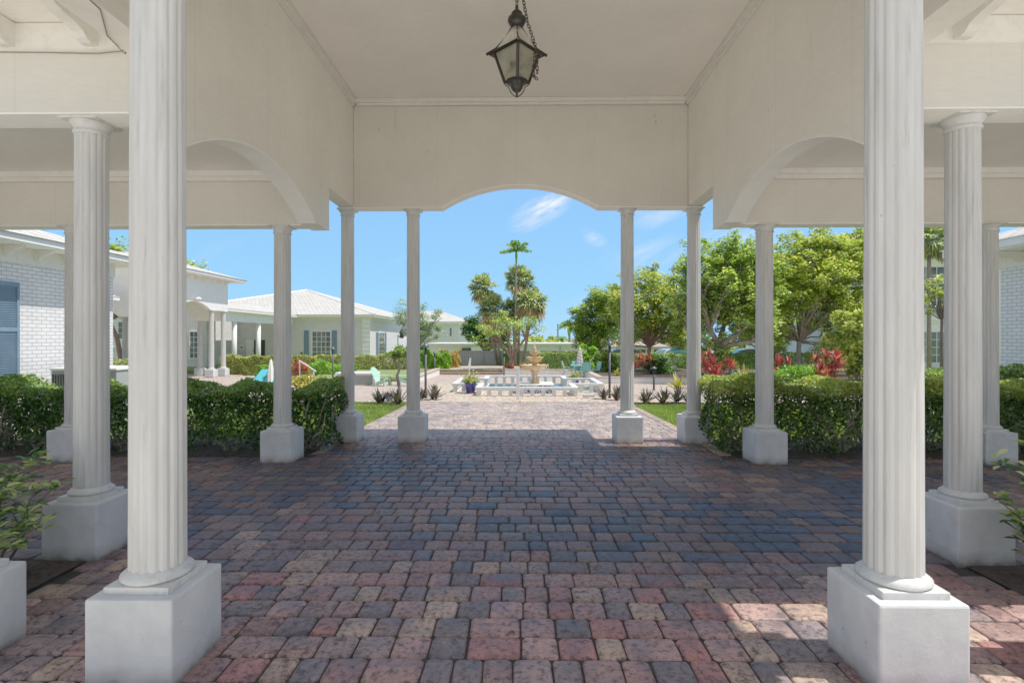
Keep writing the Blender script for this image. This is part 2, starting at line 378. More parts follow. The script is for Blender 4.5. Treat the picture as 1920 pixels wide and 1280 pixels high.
# ------------------------------------------------------------ ground
STR = lambda o: tag(o, kind='structure')
def sheet(name, m, x0, x1, ys, dz, nx=1):
    mb = MB(); xs = [x0 + (x1 - x0) * i / nx for i in range(nx + 1)]
    for j in range(len(ys) - 1):
        for i in range(nx):
            q = [(xs[i], ys[j], gz(ys[j]) + dz), (xs[i + 1], ys[j], gz(ys[j]) + dz), (xs[i + 1], ys[j + 1], gz(ys[j + 1] - 1e-6) + dz), (xs[i], ys[j + 1], gz(ys[j + 1] - 1e-6) + dz)]
            mb.add(q, [(0, 1, 2, 3)])
    return STR(mb.build(name, m))
mb = MB()
prof = [(-60, -.06), (8.2, -.06), (29.5, -.426 - .06), (29.5, -.19), (37.2, -.19), (46, -1.95), (900, -1.95)]
for (a, b2) in zip(prof[:-1], prof[1:]):
    mb.add([(-900, a[0], a[1]), (900, a[0], a[1]), (900, b2[0], b2[1]), (-900, b2[0], b2[1])], [(0, 1, 2, 3)])
STR(mb.build('ground', LAWN))
sheet('paving_bed', JOINT, -9.7, 9.7, [1.88, 7.2], -.012)
STR(MB().box(-40, 40, -30, 1.88, -.3, .012).build('bounce_ground', simple('light_concrete', (.85, .78, .67), .85, .08, 2, .3, 30)))  # unseen ground behind the camera, added and kept pale to bounce light up
sheet('path_bed', simple('sunlit_joint_sand', (.20, .16, .13), .95, .3, 30, .6, 90), -2.96, 2.96, [7.2, 8.2, 14.2], -.012)  # same joint sand as the porch, paled to put sunlight into the colour
sheet('patio', PATIO, -22, 13, [14.2, 29.5], -.004)
sheet('pebble_court', PEBB, -3.4, 3.9, [14.25, 21.6], 0)
sheet('terrace_path', PATIO, -9, 1.5, [29.9, 33.6], .003)
for sgn, nm in ((-1, 'planting_bed'), (1, 'planting_bed')):
    x0, x1 = (-9.7, -3.16) if sgn < 0 else (3.16, 9.7)
    mb = MB(); nx, ny = 40, 24
    for j in range(ny + 1):
        for i in range(nx + 1):
            x = x0 + (x1 - x0) * i / nx; y = 1.9 + 1.84 * j / ny
            e = min(1, 4 * min(i, nx - i, j, ny - j) / 10)
            mb.v.append((x, y, .004 + .0 + e * random.uniform(-.03, .06))); mb.n += 1
    mb.f = [(j * (nx + 1) + i, j * (nx + 1) + i + 1, (j + 1) * (nx + 1) + i + 1, (j + 1) * (nx + 1) + i) for j in range(ny) for i in range(nx)]
    STR(mb.build(nm, SOIL, smooth=True))
# pavers: every stone a rounded block in one paving mesh
def fbm(x, y):
    return (math.sin(x * 1.3 + 2.1 * math.sin(y * .7 + 1)) + math.sin(y * 1.9 + 1.7 * math.sin(x * 1.1)) + .6 * math.sin(x * 4.1 + y * 3.3)) / 2.6
PV = []; PF = []; PC = []
def paver(x0, x1, y0, y1, z, col):
    g = .0042; x0 += g; x1 -= g; y0 += g; y1 -= g
    r = .023; o = len(PV); tilt = random.uniform(-.0035, .0035); ti2 = random.uniform(-.0035, .0035)
    j = lambda: random.uniform(-.003, .003)
    ring = []
    for cx, cy, a0 in ((x1 - r, y1 - r, 0), (x0 + r, y1 - r, 90), (x0 + r, y0 + r, 180), (x1 - r, y0 + r, 270)):
        for a in (0, 45, 90):
            q = R(a0 + a); ring.append((cx + r * math.cos(q) + j(), cy + r * math.sin(q) + j()))
    mx, my = (x0 + x1) / 2, (y0 + y1) / 2; n = 12
    def Z(x, y): return z + (x - mx) / .2 * tilt + (y - my) / .2 * ti2
    for (x, y) in ring: PV.append((x, y, Z(x, y) - .03))
    for (x, y) in ring: PV.append((x, y, Z(x, y) - .010))
    hx, hy = abs(x1 - x0) / 2, abs(y1 - y0) / 2
    for (x, y) in ring: PV.append((mx + (x - mx) * (1 - .006 / hx), my + (y - my) * (1 - .006 / hy), Z(x, y) - .002))
    for (x, y) in ring: PV.append((mx + (x - mx) * (1 - .013 / hx), my + (y - my) * (1 - .013 / hy), Z(x, y) + .0002))
    for k in range(3):
        for i in range(n):
            a = o + k * n + i; c = o + k * n + (i + 1) % n; PF.append((a, c, c + n, a + n))
    PF.append(tuple(range(o + 3 * n, o + 4 * n)))
    PC.extend([col] * (4 * n))
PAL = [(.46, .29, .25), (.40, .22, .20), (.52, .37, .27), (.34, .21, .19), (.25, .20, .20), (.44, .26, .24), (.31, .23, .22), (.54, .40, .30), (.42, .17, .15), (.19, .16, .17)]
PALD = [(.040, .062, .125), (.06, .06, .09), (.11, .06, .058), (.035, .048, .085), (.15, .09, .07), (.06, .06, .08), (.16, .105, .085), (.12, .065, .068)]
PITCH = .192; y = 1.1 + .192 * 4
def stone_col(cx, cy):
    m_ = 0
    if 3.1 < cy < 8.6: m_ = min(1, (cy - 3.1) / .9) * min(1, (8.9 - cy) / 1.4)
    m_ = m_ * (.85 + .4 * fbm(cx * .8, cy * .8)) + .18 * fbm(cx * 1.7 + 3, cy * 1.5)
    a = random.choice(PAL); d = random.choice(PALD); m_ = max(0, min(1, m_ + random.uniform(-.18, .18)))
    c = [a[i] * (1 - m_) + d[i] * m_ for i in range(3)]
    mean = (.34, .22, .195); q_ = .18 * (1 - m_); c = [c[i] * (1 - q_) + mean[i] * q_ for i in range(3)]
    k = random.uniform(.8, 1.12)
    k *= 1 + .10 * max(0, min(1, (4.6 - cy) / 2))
    if cy > 8.6: c = [c[i] * .36 + (.50, .45, .40)[i] * .64 for i in range(3)]  # stones past the porch paled, sunlight put into their colour
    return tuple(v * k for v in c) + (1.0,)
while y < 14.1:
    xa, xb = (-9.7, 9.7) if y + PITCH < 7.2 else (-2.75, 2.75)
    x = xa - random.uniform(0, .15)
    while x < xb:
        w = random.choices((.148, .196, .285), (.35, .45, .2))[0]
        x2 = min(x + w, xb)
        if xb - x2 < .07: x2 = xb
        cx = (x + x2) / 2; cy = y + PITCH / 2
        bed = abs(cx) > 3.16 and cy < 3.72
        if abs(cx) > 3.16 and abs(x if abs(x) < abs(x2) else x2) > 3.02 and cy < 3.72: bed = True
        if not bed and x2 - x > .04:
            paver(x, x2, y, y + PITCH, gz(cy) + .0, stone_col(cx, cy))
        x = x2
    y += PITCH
y = 7.25
while y < 14.1:                                   # soldier border courses beside the path
    for xx in (-2.95, 2.76):
        c = random.choice([(.42, .33, .26), (.38, .29, .23), (.46, .38, .30)]) + (1.0,)
        paver(xx, xx + .19, y, y + .145, gz(y) + .001, c)
    y += .147
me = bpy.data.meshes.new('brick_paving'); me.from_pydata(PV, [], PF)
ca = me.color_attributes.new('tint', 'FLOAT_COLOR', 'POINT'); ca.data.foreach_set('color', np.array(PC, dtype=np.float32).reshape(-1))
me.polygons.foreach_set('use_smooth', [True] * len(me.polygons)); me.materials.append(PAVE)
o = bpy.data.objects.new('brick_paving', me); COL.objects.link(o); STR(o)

# ------------------------------------------------------------ the porch
def arc(c, half, z0, rise, n=28):
    Rr = (half * half + rise * rise) / (2 * rise); pts = []
    for i in range(n + 1):
        a = -half + 2 * half * i / n; pts.append((c + a, z0 + math.sqrt(Rr * Rr - a * a) - (Rr - rise)))
    return pts
def flute(R0, z0, z1, nf=16, zs=10, top=.93):
    pts = []; per = 6; prof = [1, 1, .975, .95, .975, 1]
    vs = []; fs = []; n = nf * per
    for k in range(zs + 1):
        tt = k / zs; rr = R0 * (1 - (1 - top) * tt); z = z0 + (z1 - z0) * tt
        for i in range(n):
            a = 2 * PI * (i + .5) / n; q = prof[i % per]
            vs.append((rr * q * math.cos(a), rr * q * math.sin(a), z))
    for k in range(zs):
        for i in range(n):
            a = k * n + i; c = k * n + (i + 1) % n; fs.append((a, c, c + n, a + n))
    fs.append(tuple(range(n - 1, -1, -1))); fs.append(tuple(range(zs * n, zs * n + n)))
    return MB().add(vs, fs)
def make_column(parent, h, d, ped=.41, pedh=.41, nf=16):
    r = d / 2
    sh = flute(r, pedh + .075, h - .06, nf).build('column', SHAFT, parent, local=True)
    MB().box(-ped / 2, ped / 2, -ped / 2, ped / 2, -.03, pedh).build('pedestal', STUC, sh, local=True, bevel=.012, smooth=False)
    b_ = MB().box(-r - .03, r + .03, -r - .03, r + .03, pedh - .002, pedh + .034).build('plinth', COLTRIM, sh, local=True, bevel=.004)
    MB().lathe([(r + .022, pedh + .034), (r + .033, pedh + .044), (r + .033, pedh + .056), (r + .018, pedh + .068), (r + .008, pedh + .078), (r - .004, pedh + .086)], n=32).build('base_ring', COLTRIM, sh, local=True, smooth=True)
    mb = MB().lathe([(r * .9, h - .115), (r * .93 + .012, h - .105), (r * .93 + .012, h - .092), (r * .93, h - .085), (r * .93 + .010, h - .06), (r * .93 + .032, h - .034), (r * .93 + .034, h - .022)], n=32)
    mb.build('capital_ring', COLTRIM, sh, local=True, smooth=True)
    a = r + .026
    MB().box(-a, a, -a, a, h - .022, h - .001).build('abacus', COLTRIM, sh, local=True, bevel=.003)
    return sh
def arch_trim(c, half, z0, rise, plane, d0, d1, parent, shift=0):
    a = arc(c, half, z0, rise); lo = [(u, z - .013) for u, z in a]
    MB().prism(a + lo[::-1], plane, d0 - .004, d1 + .004).build('arch_trim', SOFF, parent)
PX, PYC = 0.0, 5.4
porch = thing('entrance_porch', 'large cream painted entrance porch with arched panels, high ceiling and fluted white columns', 'porch', (0, PYC, 0))
tmpl = {}
def col_at(px_, py_, h, d):
    k = (h, d)
    if k not in tmpl: c = make_column(porch, h, d); tmpl[k] = c
    else: c = copy_tree(tmpl[k], porch)
    c.location = (px_, py_ - PYC, 0); c.rotation_euler.z = 0
    return c
for s in (-1, 1):
    col_at(s * 1.825, 2.585, 3.66, .25); col_at(s * 2.905, 2.60, 3.66, .25)
    col_at(s * 1.69, 8.22, 3.66, .215); col_at(s * 2.735, 8.22, 3.66, .215)
    col_at(3.32 if s > 0 else -3.30, 3.955, 3.28, .226)
    col_at(3.235 if s > 0 else -3.185, 6.93, 3.12, .224)
    col_at(6.16 if s > 0 else -6.0, 6.93, 3.12, .224)
    # side panel with arched opening
    xa, xb = (2.6, 2.83) if s > 0 else (-2.83, -2.6)
    poly = [(2.66, 5.33), (2.66, 3.67), (3.74, 3.67), (3.74, 3.10)] + arc(5.28, 1.3, 3.10, .393) + [(7.05, 3.10), (7.05, 3.67), (8.07, 3.67), (8.07, 5.33)]
    MB().prism(poly, 'x', xa, xb).build('side_panel', PANY, porch)
    arch_trim(5.28, 1.3, 3.10, .393, 'x', xa, xb, porch)
    MB().box(xa - .003, xb + .003, 6.60, 7.053, 3.086, 3.098).build('soffit_bounce', SOFF, porch)  # added strip, light bounced onto the underside put into its colour
    # crown along the side
    xi = 2.6 * s
    for w, h0 in ((.035, .10), (.06, .06)):
        MB().box(min(xi, xi - s * w), max(xi, xi - s * w), 2.66, 8.07, 5.33 - h0, 5.33 - (.06 if h0 > .06 else .0)).build('crown_moulding', TRIM, porch)
    # wing
    x0, x1 = (2.832, 9.7) if s > 0 else (-9.7, -2.832)
    MB().box(x0, x1, 3.78, 4.03, 3.28, 3.73).build('front_beam', PANX, porch)
    MB().box(x0, x1, 3.80, 4.01, 3.732, 3.95).build('frieze_board', TRIM, porch)
    MB().box(x0, x1, 6.82, 7.05, 3.12, 3.95).build('back_beam', PANX, porch)
    for w, a0, a1 in ((.03, .13, .075), (.055, .075, .0)):
        MB().box(x0, x1, 6.82 - w, 6.82, 3.82 - a0, 3.82 - a1).build('crown_moulding', TRIM, porch)
    MB().box(x0, x1, 3.777, 4.033, 3.268, 3.279).build('soffit_bounce', SOFF, porch)  # added pale underside strips, bounce light put into the colour
    MB().box(x0, x1, 6.817, 7.053, 3.107, 3.119).build('soffit_bounce', SOFF, porch)
    MB().box(x0, x1, 4.03, 6.82, 3.82, 3.86).build('wing_ceiling', CEIL, porch)
    MB().box(x0, x1, 3.12, 4.02, 3.953, 3.98).build('soffit', CEIL, porch)
    MB().box(x0, x1, 7.05, 7.62, 3.953, 3.98).build('soffit', CEIL, porch)
    MB().box(x0, x1, 3.09, 3.12, 3.90, 4.08).build('fascia_board', WHITE, porch)
    MB().box(x0, x1, 7.62, 7.65, 3.90, 4.08).build('fascia_board', WHITE, porch)
    MB().prism([(3.05, 4.082), (7.69, 4.082), (5.45, 4.85)], 'x', x0, x1).build('wing_roof', TILX, porch)
    for k in range(11):                                  # scroll-cut eave brackets
        bx = s * (3.17 + .62 * k)
        pl = [(3.80, 3.95), (3.80, 3.77), (3.74, 3.765), (3.70, 3.78), (3.67, 3.81), (3.60, 3.835), (3.50, 3.85), (3.42, 3.875), (3.28, 3.885), (3.2, 3.90), (3.2, 3.95)]
        MB().prism(pl, 'x', bx - .045, bx + .045).build('eave_bracket', TRIM, porch)
# end panels
poly = [(-2.6, 5.33), (-2.6, 3.66)] + arc(0, 1.22, 3.66, .35) + [(2.6, 3.66), (2.6, 5.33)]
poly2 = [(-2.83, 5.33), (-2.83, 3.66)] + arc(0, 1.22, 3.66, .35) + [(2.83, 3.66), (2.83, 5.33)]
MB().prism(poly2, 'y', 8.075, 8.29).build('end_panel', PANX, porch)
MB().prism(poly2, 'y', 2.45, 2.655).build('end_panel', PANX, porch)
for w, a0, a1 in ((.035, .10, .062), (.06, .06, 0)):
    MB().box(-2.54, 2.54, 8.073 - w, 8.073, 5.33 - a0, 5.33 - a1).build('crown_moulding', TRIM, porch)
    MB().box(-2.54, 2.54, 2.657, 2.657 + w, 5.33 - a0, 5.33 - a1).build('crown_moulding', TRIM, porch)
arch_trim(0, 1.22, 3.66, .35, 'y', 8.075, 8.29, porch)
for x0, x1 in ((-2.83, -1.222), (1.222, 2.83)): MB().box(x0, x1, 8.071, 8.294, 3.647, 3.659).build('soffit_bounce', SOFF, porch)  # bounce light under the end panel, put into an added pale strip
MB().box(-2.83, 2.83, 2.45, 8.29, 5.332, 5.37).build('ceiling', CEIL, porch)
mb = MB().box(-3.58, 3.58, 1.75, 2.448, 5.30, 5.36).box(-3.58, 3.58, 8.292, 9.1, 5.30, 5.36).box(-3.58, -2.832, 2.45, 8.29, 5.30, 5.36).box(2.832, 3.58, 2.45, 8.29, 5.30, 5.36)
mb.build('soffit', SOFF, porch)
mb = MB().box(-3.6, 3.6, 1.72, 9.13, 5.372, 5.47); mb.build('fascia_board', WHITE, porch)
mb = MB(); mb.add([(-3.66, 1.66, 5.472), (3.66, 1.66, 5.472), (3.66, 9.19, 5.472), (-3.66, 9.19, 5.472), (0, 4.6, 6.5), (0, 6.2, 6.5)],
       [(0, 1, 4), (1, 2, 5, 4), (2, 3, 5), (3, 0, 4, 5), (3, 2, 1, 0)]); mb.build('roof', TILX, porch)

# cable
pts = [Vector((-2.59, 2.9, 3.665)), Vector((-2.62, 3.2, 3.662)), Vector((-2.8, 3.48, 3.662)), Vector((-2.845, 3.70, 3.66)), Vector((-2.86, 3.765, 3.80)), Vector((-2.862, 3.77, 3.82)),
       Vector((-2.87, 3.768, 3.78)), Vector((-2.92, 3.768, 3.72)), Vector((-3.1, 3.77, 3.705)), Vector((-3.5, 3.77, 3.715)), Vector((-4.2, 3.77, 3.728)), Vector((-6.5, 3.77, 3.72))]
o = MB().tube(pts, .0038, 6).build('cable', simple('cable_brown', (.22, .19, .16), .6), smooth=True)
tag(o, 'thin brown cable stapled along the top of the left front beam', 'cable')

# ------------------------------------------------------------ lantern
LX, LY = at(969, 100, 5.4).x, 5.4
LZ = lambda py: 1.62 + (HZ - py) / F * LY
lan = thing('hanging_lantern', 'black iron lantern with frosted panes hanging on a chain from the porch ceiling', 'lantern', (LX, LY, LZ(178)))
zc, ze, zb_ = LZ(62), LZ(96), LZ(158)      # roof apex, eave, body bottom
def corner(r, a): return (LX + r * math.cos(a), LY + r * math.sin(a))
A4 = [R(-90 + 90 * k + 3) for k in range(4)]
rt, rb, re = .235, .125, .285
ze = LZ(102); zt = ze + .015; zb_ = LZ(155)
for k in range(4):
    a, b2 = A4[k], A4[(k + 1) % 4]
    p = [(*corner(rt * .97, a), zt), (*corner(rt * .97, b2), zt), (*corner(rb * .97, b2), zb_), (*corner(rb * .97, a), zb_)]
    MB().add(p, [(0, 1, 2, 3)]).build('glass_pane', FROST, lan)
    q = [(*corner(.05, a), zc + .06), (*corner(.05, b2), zc + .06), (*corner(.215, b2), ze + .052), (*corner(.215, a), ze + .052)]
    MB().add(q, [(0, 1, 2, 3)]).build('roof_pane', FROST, lan)
mb = MB()
for k in range(4):
    a, b2 = A4[k], A4[(k + 1) % 4]
    mb.tube([(*corner(rt, a), zt), (*corner(rb, a), zb_)], .017, 6)
    mb.tube([(*corner(rb, a), zb_), (*corner(rb, b2), zb_)], .010, 6)
    mb.tube([(*corner(re - .02, a), ze), (*corner(re - .02, b2), ze)], .017, 6)
    mb.tube([(*corner(.05, a), zc + .06), (*corner(.12, a), (zc + .06) * .5 + (ze + .05) * .5), (*corner(.213, a), ze + .055), (*corner(re + .03, a), ze - .012)], [.009, .009, .012, .016], 6)
mb.build('frame', BLACK, lan)
mb = MB()
for k in range(4):
    a, b2 = A4[k], A4[(k + 1) % 4]
    p = [(*corner(.213, a), ze + .05), (*corner(.213, b2), ze + .05), (*corner(re + .02, b2), ze), (*corner(re + .02, a), ze)]
    p2 = [(x, y_, z - .008) for x, y_, z in p]
    mb.add(p + p2, [(0, 1, 2, 3), (7, 6, 5, 4), (0, 4, 5, 1), (1, 5, 6, 2), (2, 6, 7, 3), (3, 7, 4, 0)])
mb.build('eave_band', BLACK, lan)
z0 = zc + .05
MB().lathe([(.05, 0), (.075, .03), (.095, .07), (.09, .1), (.05, .125), (.05, .135), (.058, .15), (.04, .17), (.02, .185), (.016, .23)], (LX, LY, z0), 24).build('cap_ball', BLACK, lan, smooth=True)
MB().lathe([(.004, -.16), (.012, -.13), (.01, -.11), (.045, -.085), (.066, -.05), (.06, -.02), (.11, -.004), (.118, .006)], (LX, LY, zb_), 20).build('finial', BLACK, lan, smooth=True)
mb = MB()
for a in A4:
    mb.tube([(*corner(.135, a), zb_ - .01), (*corner(.115, a), zb_ - .03), (*corner(.085, a), zb_ - .05), (*corner(.07, a), zb_ - .09), (*corner(.045, a), zb_ - .125), (*corner(.008, a), zb_ - .15)], .006, 5)
mb.build('scroll_wire', BLACK, lan)
CHAINM = simple('rusty_chain', (.045, .02, .016), .6, .4, 40, .3)
def chain(p0, p1, L=.055, sag=0):
    mb = MB(); p0 = Vector(p0); p1 = Vector(p1); n = max(2, int((p1 - p0).length / (L * .74)))
    for i in range(n):
        c = p0.lerp(p1, (i + .5) / n); d = (p1 - p0).normalized(); sd = d.cross(Vector((0, 1, 0)) if i % 2 else Vector((.8, .5, .1))).normalized()
        pts = [c + d * (L / 2 * math.sin(q)) + sd * (L * .27 * math.cos(q)) for q in [2 * PI * k / 10 for k in range(11)]]
        mb.tube(pts, .0052, 5)
    return mb
ztop = z0 + .22
c1 = chain((LX, LY, ztop), (LX + .006, LY, 5.335), .07)
c1.build('chain', CHAINM, lan)
mb = chain((LX + .11, LY - .02, z0 + .05), (LX + .03, LY, 5.33), .05)
for seg in (((LX + .11, LY - .02, z0 + .05), (LX + .19, LY - .1, ze + .03)), ((LX + .19, LY - .1, ze + .03), (LX + .17, LY - .1, zb_ + .02)), ((LX + .20, LY - .1, ze), (LX + .21, LY - .1, zb_ + .04)), ((LX + .17, LY - .1, zb_ + .02), (LX + .205, LY - .1, zb_ - .015))):
    c = chain(*seg, .048); mb.add(c.v, c.f)
mb.build('spare_chain', CHAINM, lan)

# ------------------------------------------------------------ plants
def hedge(name, label, x0, x1, y0, y1, zb, h, n, size, m, bark=BARKD, group=None, thin=0.0, nb=60, cat='hedge', wob=.05, asp=.3):
    cx, cy = (x0 + x1) / 2, (y0 + y1) / 2
    root = thing(name, label, cat, (cx, cy, zb), 0, group)
    u = RNG.random((n, 3)); w, d = x1 - x0, y1 - y0
    area = np.array([w * d * 1.1, w * h * 1.4, w * h * .8, d * h, d * h, w * d * h * 1.6]); f = RNG.choice(6, n, p=area / area.sum())
    dep = np.abs(RNG.normal(0, .055, n))
    X = x0 + u[:, 0] * w; Y = y0 + u[:, 1] * d; Z = u[:, 2] * h
    Z = np.where(f == 0, h - dep, Z); Y = np.where(f == 1, y0 + dep, Y); Y = np.where(f == 2, y1 - dep, Y)
    X = np.where(f == 3, x0 + dep, X); X = np.where(f == 4, x1 - dep, X)
    lump = wob * (np.sin(X * 5.1 + Y * 2) + np.sin(X * 11.3 + Z * 7) * .6 + np.sin(X * 2.3 + 1) * .6)
    Z = Z + lump * np.clip((Z / h - .2) / .6, 0, 1); Y = Y + np.where(Y < cy, lump, -lump) * .8
    X = X + np.where(f >= 3, np.sin(Z * 8 + Y * 5) * wob, 0)
    if thin:
        keep = RNG.random(n) < np.clip(1 - thin + (Z / h) ** 1.3 * thin * 1.25 + .16 * np.sin(X * 4.7 + Z * 6), .06, 1)
        X, Y, Z = X[keep], Y[keep], Z[keep]
    C = np.stack([X, Y, Z + .02], 1) - np.array([cx, cy, 0])
    quads_obj('foliage', leaf_quads(C, size, .35, asp), m, root)
    if nb:
        mb = MB()
        for i in range(nb):
            bx = random.uniform(-w / 2 + .1, w / 2 - .1); by = random.uniform(-d / 2 + .12, d / 2 - .12)
            p = Vector((bx, by, -.02)); rr = random.uniform(.010, .021) * (h / .95)
            for k in range(random.choice((3, 4))):
                q = Vector((random.uniform(-.45, .45), random.uniform(-.35, .35), random.uniform(.5, 1))).normalized()
                pts = [p.copy()]; L = h * random.uniform(.7, 1.0)
                for s_ in range(5):
                    pts.append(pts[-1] + (q + Vector((random.uniform(-.4, .4), random.uniform(-.3, .3), random.uniform(-.3, .3)))) * L / 5)
                for z_ in pts: z_.y = max(-d / 2, min(d / 2, z_.y)); z_.z = min(z_.z, h - .03); z_.x = max(-w / 2, min(w / 2, z_.x))
                mb.tube(pts, [rr * (1 - .14 * i_) for i_ in range(6)], 5)
        mb.build('branches', bark, root, local=True, fix=False)
    return root
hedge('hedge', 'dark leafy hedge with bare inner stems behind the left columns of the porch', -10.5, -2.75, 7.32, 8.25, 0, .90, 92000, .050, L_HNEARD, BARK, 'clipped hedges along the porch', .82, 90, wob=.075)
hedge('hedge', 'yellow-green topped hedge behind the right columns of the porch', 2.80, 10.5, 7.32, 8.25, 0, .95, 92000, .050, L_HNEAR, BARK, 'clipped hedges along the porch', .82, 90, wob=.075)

for x0, x1 in ((-10.6, -2.62), (2.62, 10.6)):
    STR(MB().box(x0, x1, 7.2, 8.55, -.2, -.006).build('hedge_soil', SOIL))
def strap(base, az, L, w, rise, droop, seg=5):
    d = Vector((math.cos(az), math.sin(az), 0)); sd = Vector((-math.sin(az), math.cos(az), 0)); q = []
    pr = None
    for i in range(seg + 1):
        tt = i / seg; p = Vector(base) + d * (L * tt * math.cos(rise)) + Vector((0, 0, L * (tt * math.sin(rise) - droop * tt * tt)))
        ww = w * (math.sin(PI * min(1, .18 + tt * .82)) ** .8 if tt < 1 else 0.02)
        cur = (p - sd * ww / 2, p + sd * ww / 2)
        if pr: q.append([pr[0], pr[1], cur[1], cur[0]])
        pr = cur
    return q
def strap_obj(name, leaves_, m, parent):
    # weld the segments of every leaf so one leaf is one island
    mb = MB()
    for q in leaves_:
        vs = [q[0][0], q[0][1]]; fs = []
        for s_ in q: vs += [s_[3], s_[2]]
        for i in range(len(q)): fs.append((2 * i, 2 * i + 1, 2 * i + 3, 2 * i + 2))
        mb.add(vs, fs)
    return mb.build(name, m, parent, local=True, fix=False)
def rosette_plant(name, label, cat, loc, m, heads, L, w, rise=(.2, 1.3), n=22, droop=.35, group=None, stem=BARKD):
    root = thing(name, label, cat, loc, 0, group); lv = []; mb = MB()
    for (hx, hy, hz) in heads:
        for i in range(n):
            r_ = random.uniform(*rise); lv.append(strap((hx, hy, hz + random.uniform(-.12, .04) * min(1, L)), random.uniform(0, 2 * PI), L * random.uniform(.7, 1.1), w, r_, droop * (1.3 - r_ * .5)))
        if hz > .12: mb.tube([(hx * .3, hy * .3, -.03), (hx * .7, hy * .7, hz * .5), (hx, hy, hz)], [.02, .016, .012], 5)
    strap_obj('leaves', lv, m, root)
    if mb.n: mb.build('stems', stem, root, local=True)
    return root

def clump_cloud(centers, rad, per, size, up=.5, asp=.3, flat=.75):
    out = []
    for c in centers:
        k = int(per * random.uniform(.6, 1.4)); p = RNG.normal(size=(k, 3)); p /= np.linalg.norm(p, axis=1)[:, None]
        p *= (RNG.random(k) ** .45)[:, None] * rad * random.uniform(.65, 1.3); p[:, 2] *= flat
        out.append(p + np.array(c))
    return leaf_quads(np.concatenate(out), size, up, asp)
def tree(name, label, loc, trunk_pts, r0, crown, nclump, per, clump_r, size, m, bark=BARK, group=None, nlimb=26, cat='tree', asp=.3, shell=.55, extra=None, flat=.75, fork=None):
    """crown: list of (cx,cy,cz,rx,ry,rz) ellipsoids, relative to the base"""
    root = thing(name, label, cat, loc, 0, group)
    vol = [c[3] * c[4] * c[5] for c in crown]; tot = sum(vol); cen = []
    for c, v_ in zip(crown, vol):
        for i in range(max(2, int(nclump * v_ / tot))):
            d = Vector((random.gauss(0, 1), random.gauss(0, 1), random.gauss(0, 1))).normalized(); rr = random.uniform(shell, 1.08) ** .8
            if random.random() < .15: rr *= .5
            elif random.random() < .16: rr *= random.uniform(1.1, 1.35)
            cen.append((c[0] + d.x * c[3] * rr, c[1] + d.y * c[4] * rr, c[2] + d.z * c[5] * rr))
    quads_obj('crown', clump_cloud(cen, clump_r, per, size, 1.7, asp, flat), m, root)
    mb = MB(); tp = [Vector(p) for p in trunk_pts]; n = len(tp)
    mb.tube(tp, [r0 * (1.25 if i == 0 else 1 - .35 * i / (n - 1)) for i in range(n)], 9)
    forks = [tp[-1]] if fork is None else [Vector(f) for f in fork]
    for f in forks:
        if (f - tp[-1]).length > .05: mb.tube([tp[-1] + Vector((0, 0, -.1)), tp[-1].lerp(f, .5) + Vector((0, 0, .06)), f], [r0 * .6, r0 * .5, r0 * .4], 7)
    for c in random.sample(cen, min(nlimb, len(cen))):
        c = Vector(c); f = min(forks, key=lambda q: (q - c).length); L = (c - f).length
        m1 = f.lerp(c, .35) + Vector((random.uniform(-.12, .12), random.uniform(-.12, .12), random.uniform(-.02, .14))) * L * .7
        m2 = f.lerp(c, .7) + Vector((random.uniform(-.1, .1), random.uniform(-.1, .1), random.uniform(-.02, .12))) * L * .6
        rr = r0 * random.uniform(.22, .42); mb.tube([f, m1, m2, c], [rr, rr * .75, rr * .45, rr * .15], 6)
        for k in range(2):
            e = m2 + Vector((random.uniform(-.3, .3), random.uniform(-.3, .3), random.uniform(-.1, .3))) * L * .5
            mb.tube([m2, m2.lerp(e, .5) + Vector((0, 0, .03 * L)), e], [rr * .4, rr * .28, rr * .1], 5)
    mb.build('trunk', bark, root, local=True, smooth=True, fix=False)
    return root

# ---- near shrubs in the beds beside the porch
def near_shrub(label, loc, span, seed, flip):
    random.seed(seed); root = thing('variegated_shrub', label, 'shrub', loc); mb = MB(); C = []; D = []
    for i in range(10):
        az = random.uniform(0, 2 * PI); ln = random.uniform(.55, 1.0) * span; q = Vector((math.cos(az) * .38, math.sin(az) * .38, 1)).normalized()
        pts = [Vector((random.uniform(-.08, .08), random.uniform(-.08, .08), -.02))]
        for s_ in range(5): pts.append(pts[-1] + (q + Vector((random.uniform(-.25, .25), random.uniform(-.25, .25), 0))) * ln / 5)
        mb.tube(pts, [.011, .010, .008, .007, .005, .003], 6)
        tips = [pts[-1], pts[-2], pts[-3]]
        for tpt in list(tips[:2]):
            e = tpt + Vector((random.uniform(-.2, .2), random.uniform(-.2, .2), random.uniform(.0, .18))); mb.tube([tpt, tpt.lerp(e, .5), e], [.005, .004, .002], 5); tips.append(e)
        for tpt in tips:
            for k in range(random.choice((9, 12, 15))):
                C.append(tpt + Vector((random.uniform(-.03, .03), random.uniform(-.03, .03), random.uniform(-.05, .04))))
                a = random.uniform(0, 2 * PI); D.append(Vector((math.cos(a), math.sin(a), random.uniform(-.25, .8))).normalized())
    lv = MB()
    for c, d in zip(C, D):
        L = random.uniform(.06, .115); s_ = d.cross(Vector((random.uniform(-.3, .3), random.uniform(-.3, .3), 1))).normalized(); nn = s_.cross(d) * L * .07
        lv.add([c, c + d * L * .4 + s_ * L * .19 + nn, c + d * L * .75 + s_ * L * .17 + nn, c + d * L - nn, c + d * L * .75 - s_ * L * .17 + nn, c + d * L * .4 - s_ * L * .19 + nn], [(0, 1, 2, 3, 4, 5)])
    lv.build('leaves', L_VARI, root, local=True, fix=False)
    mb.build('stems', BARKD, root, local=True, fix=False)
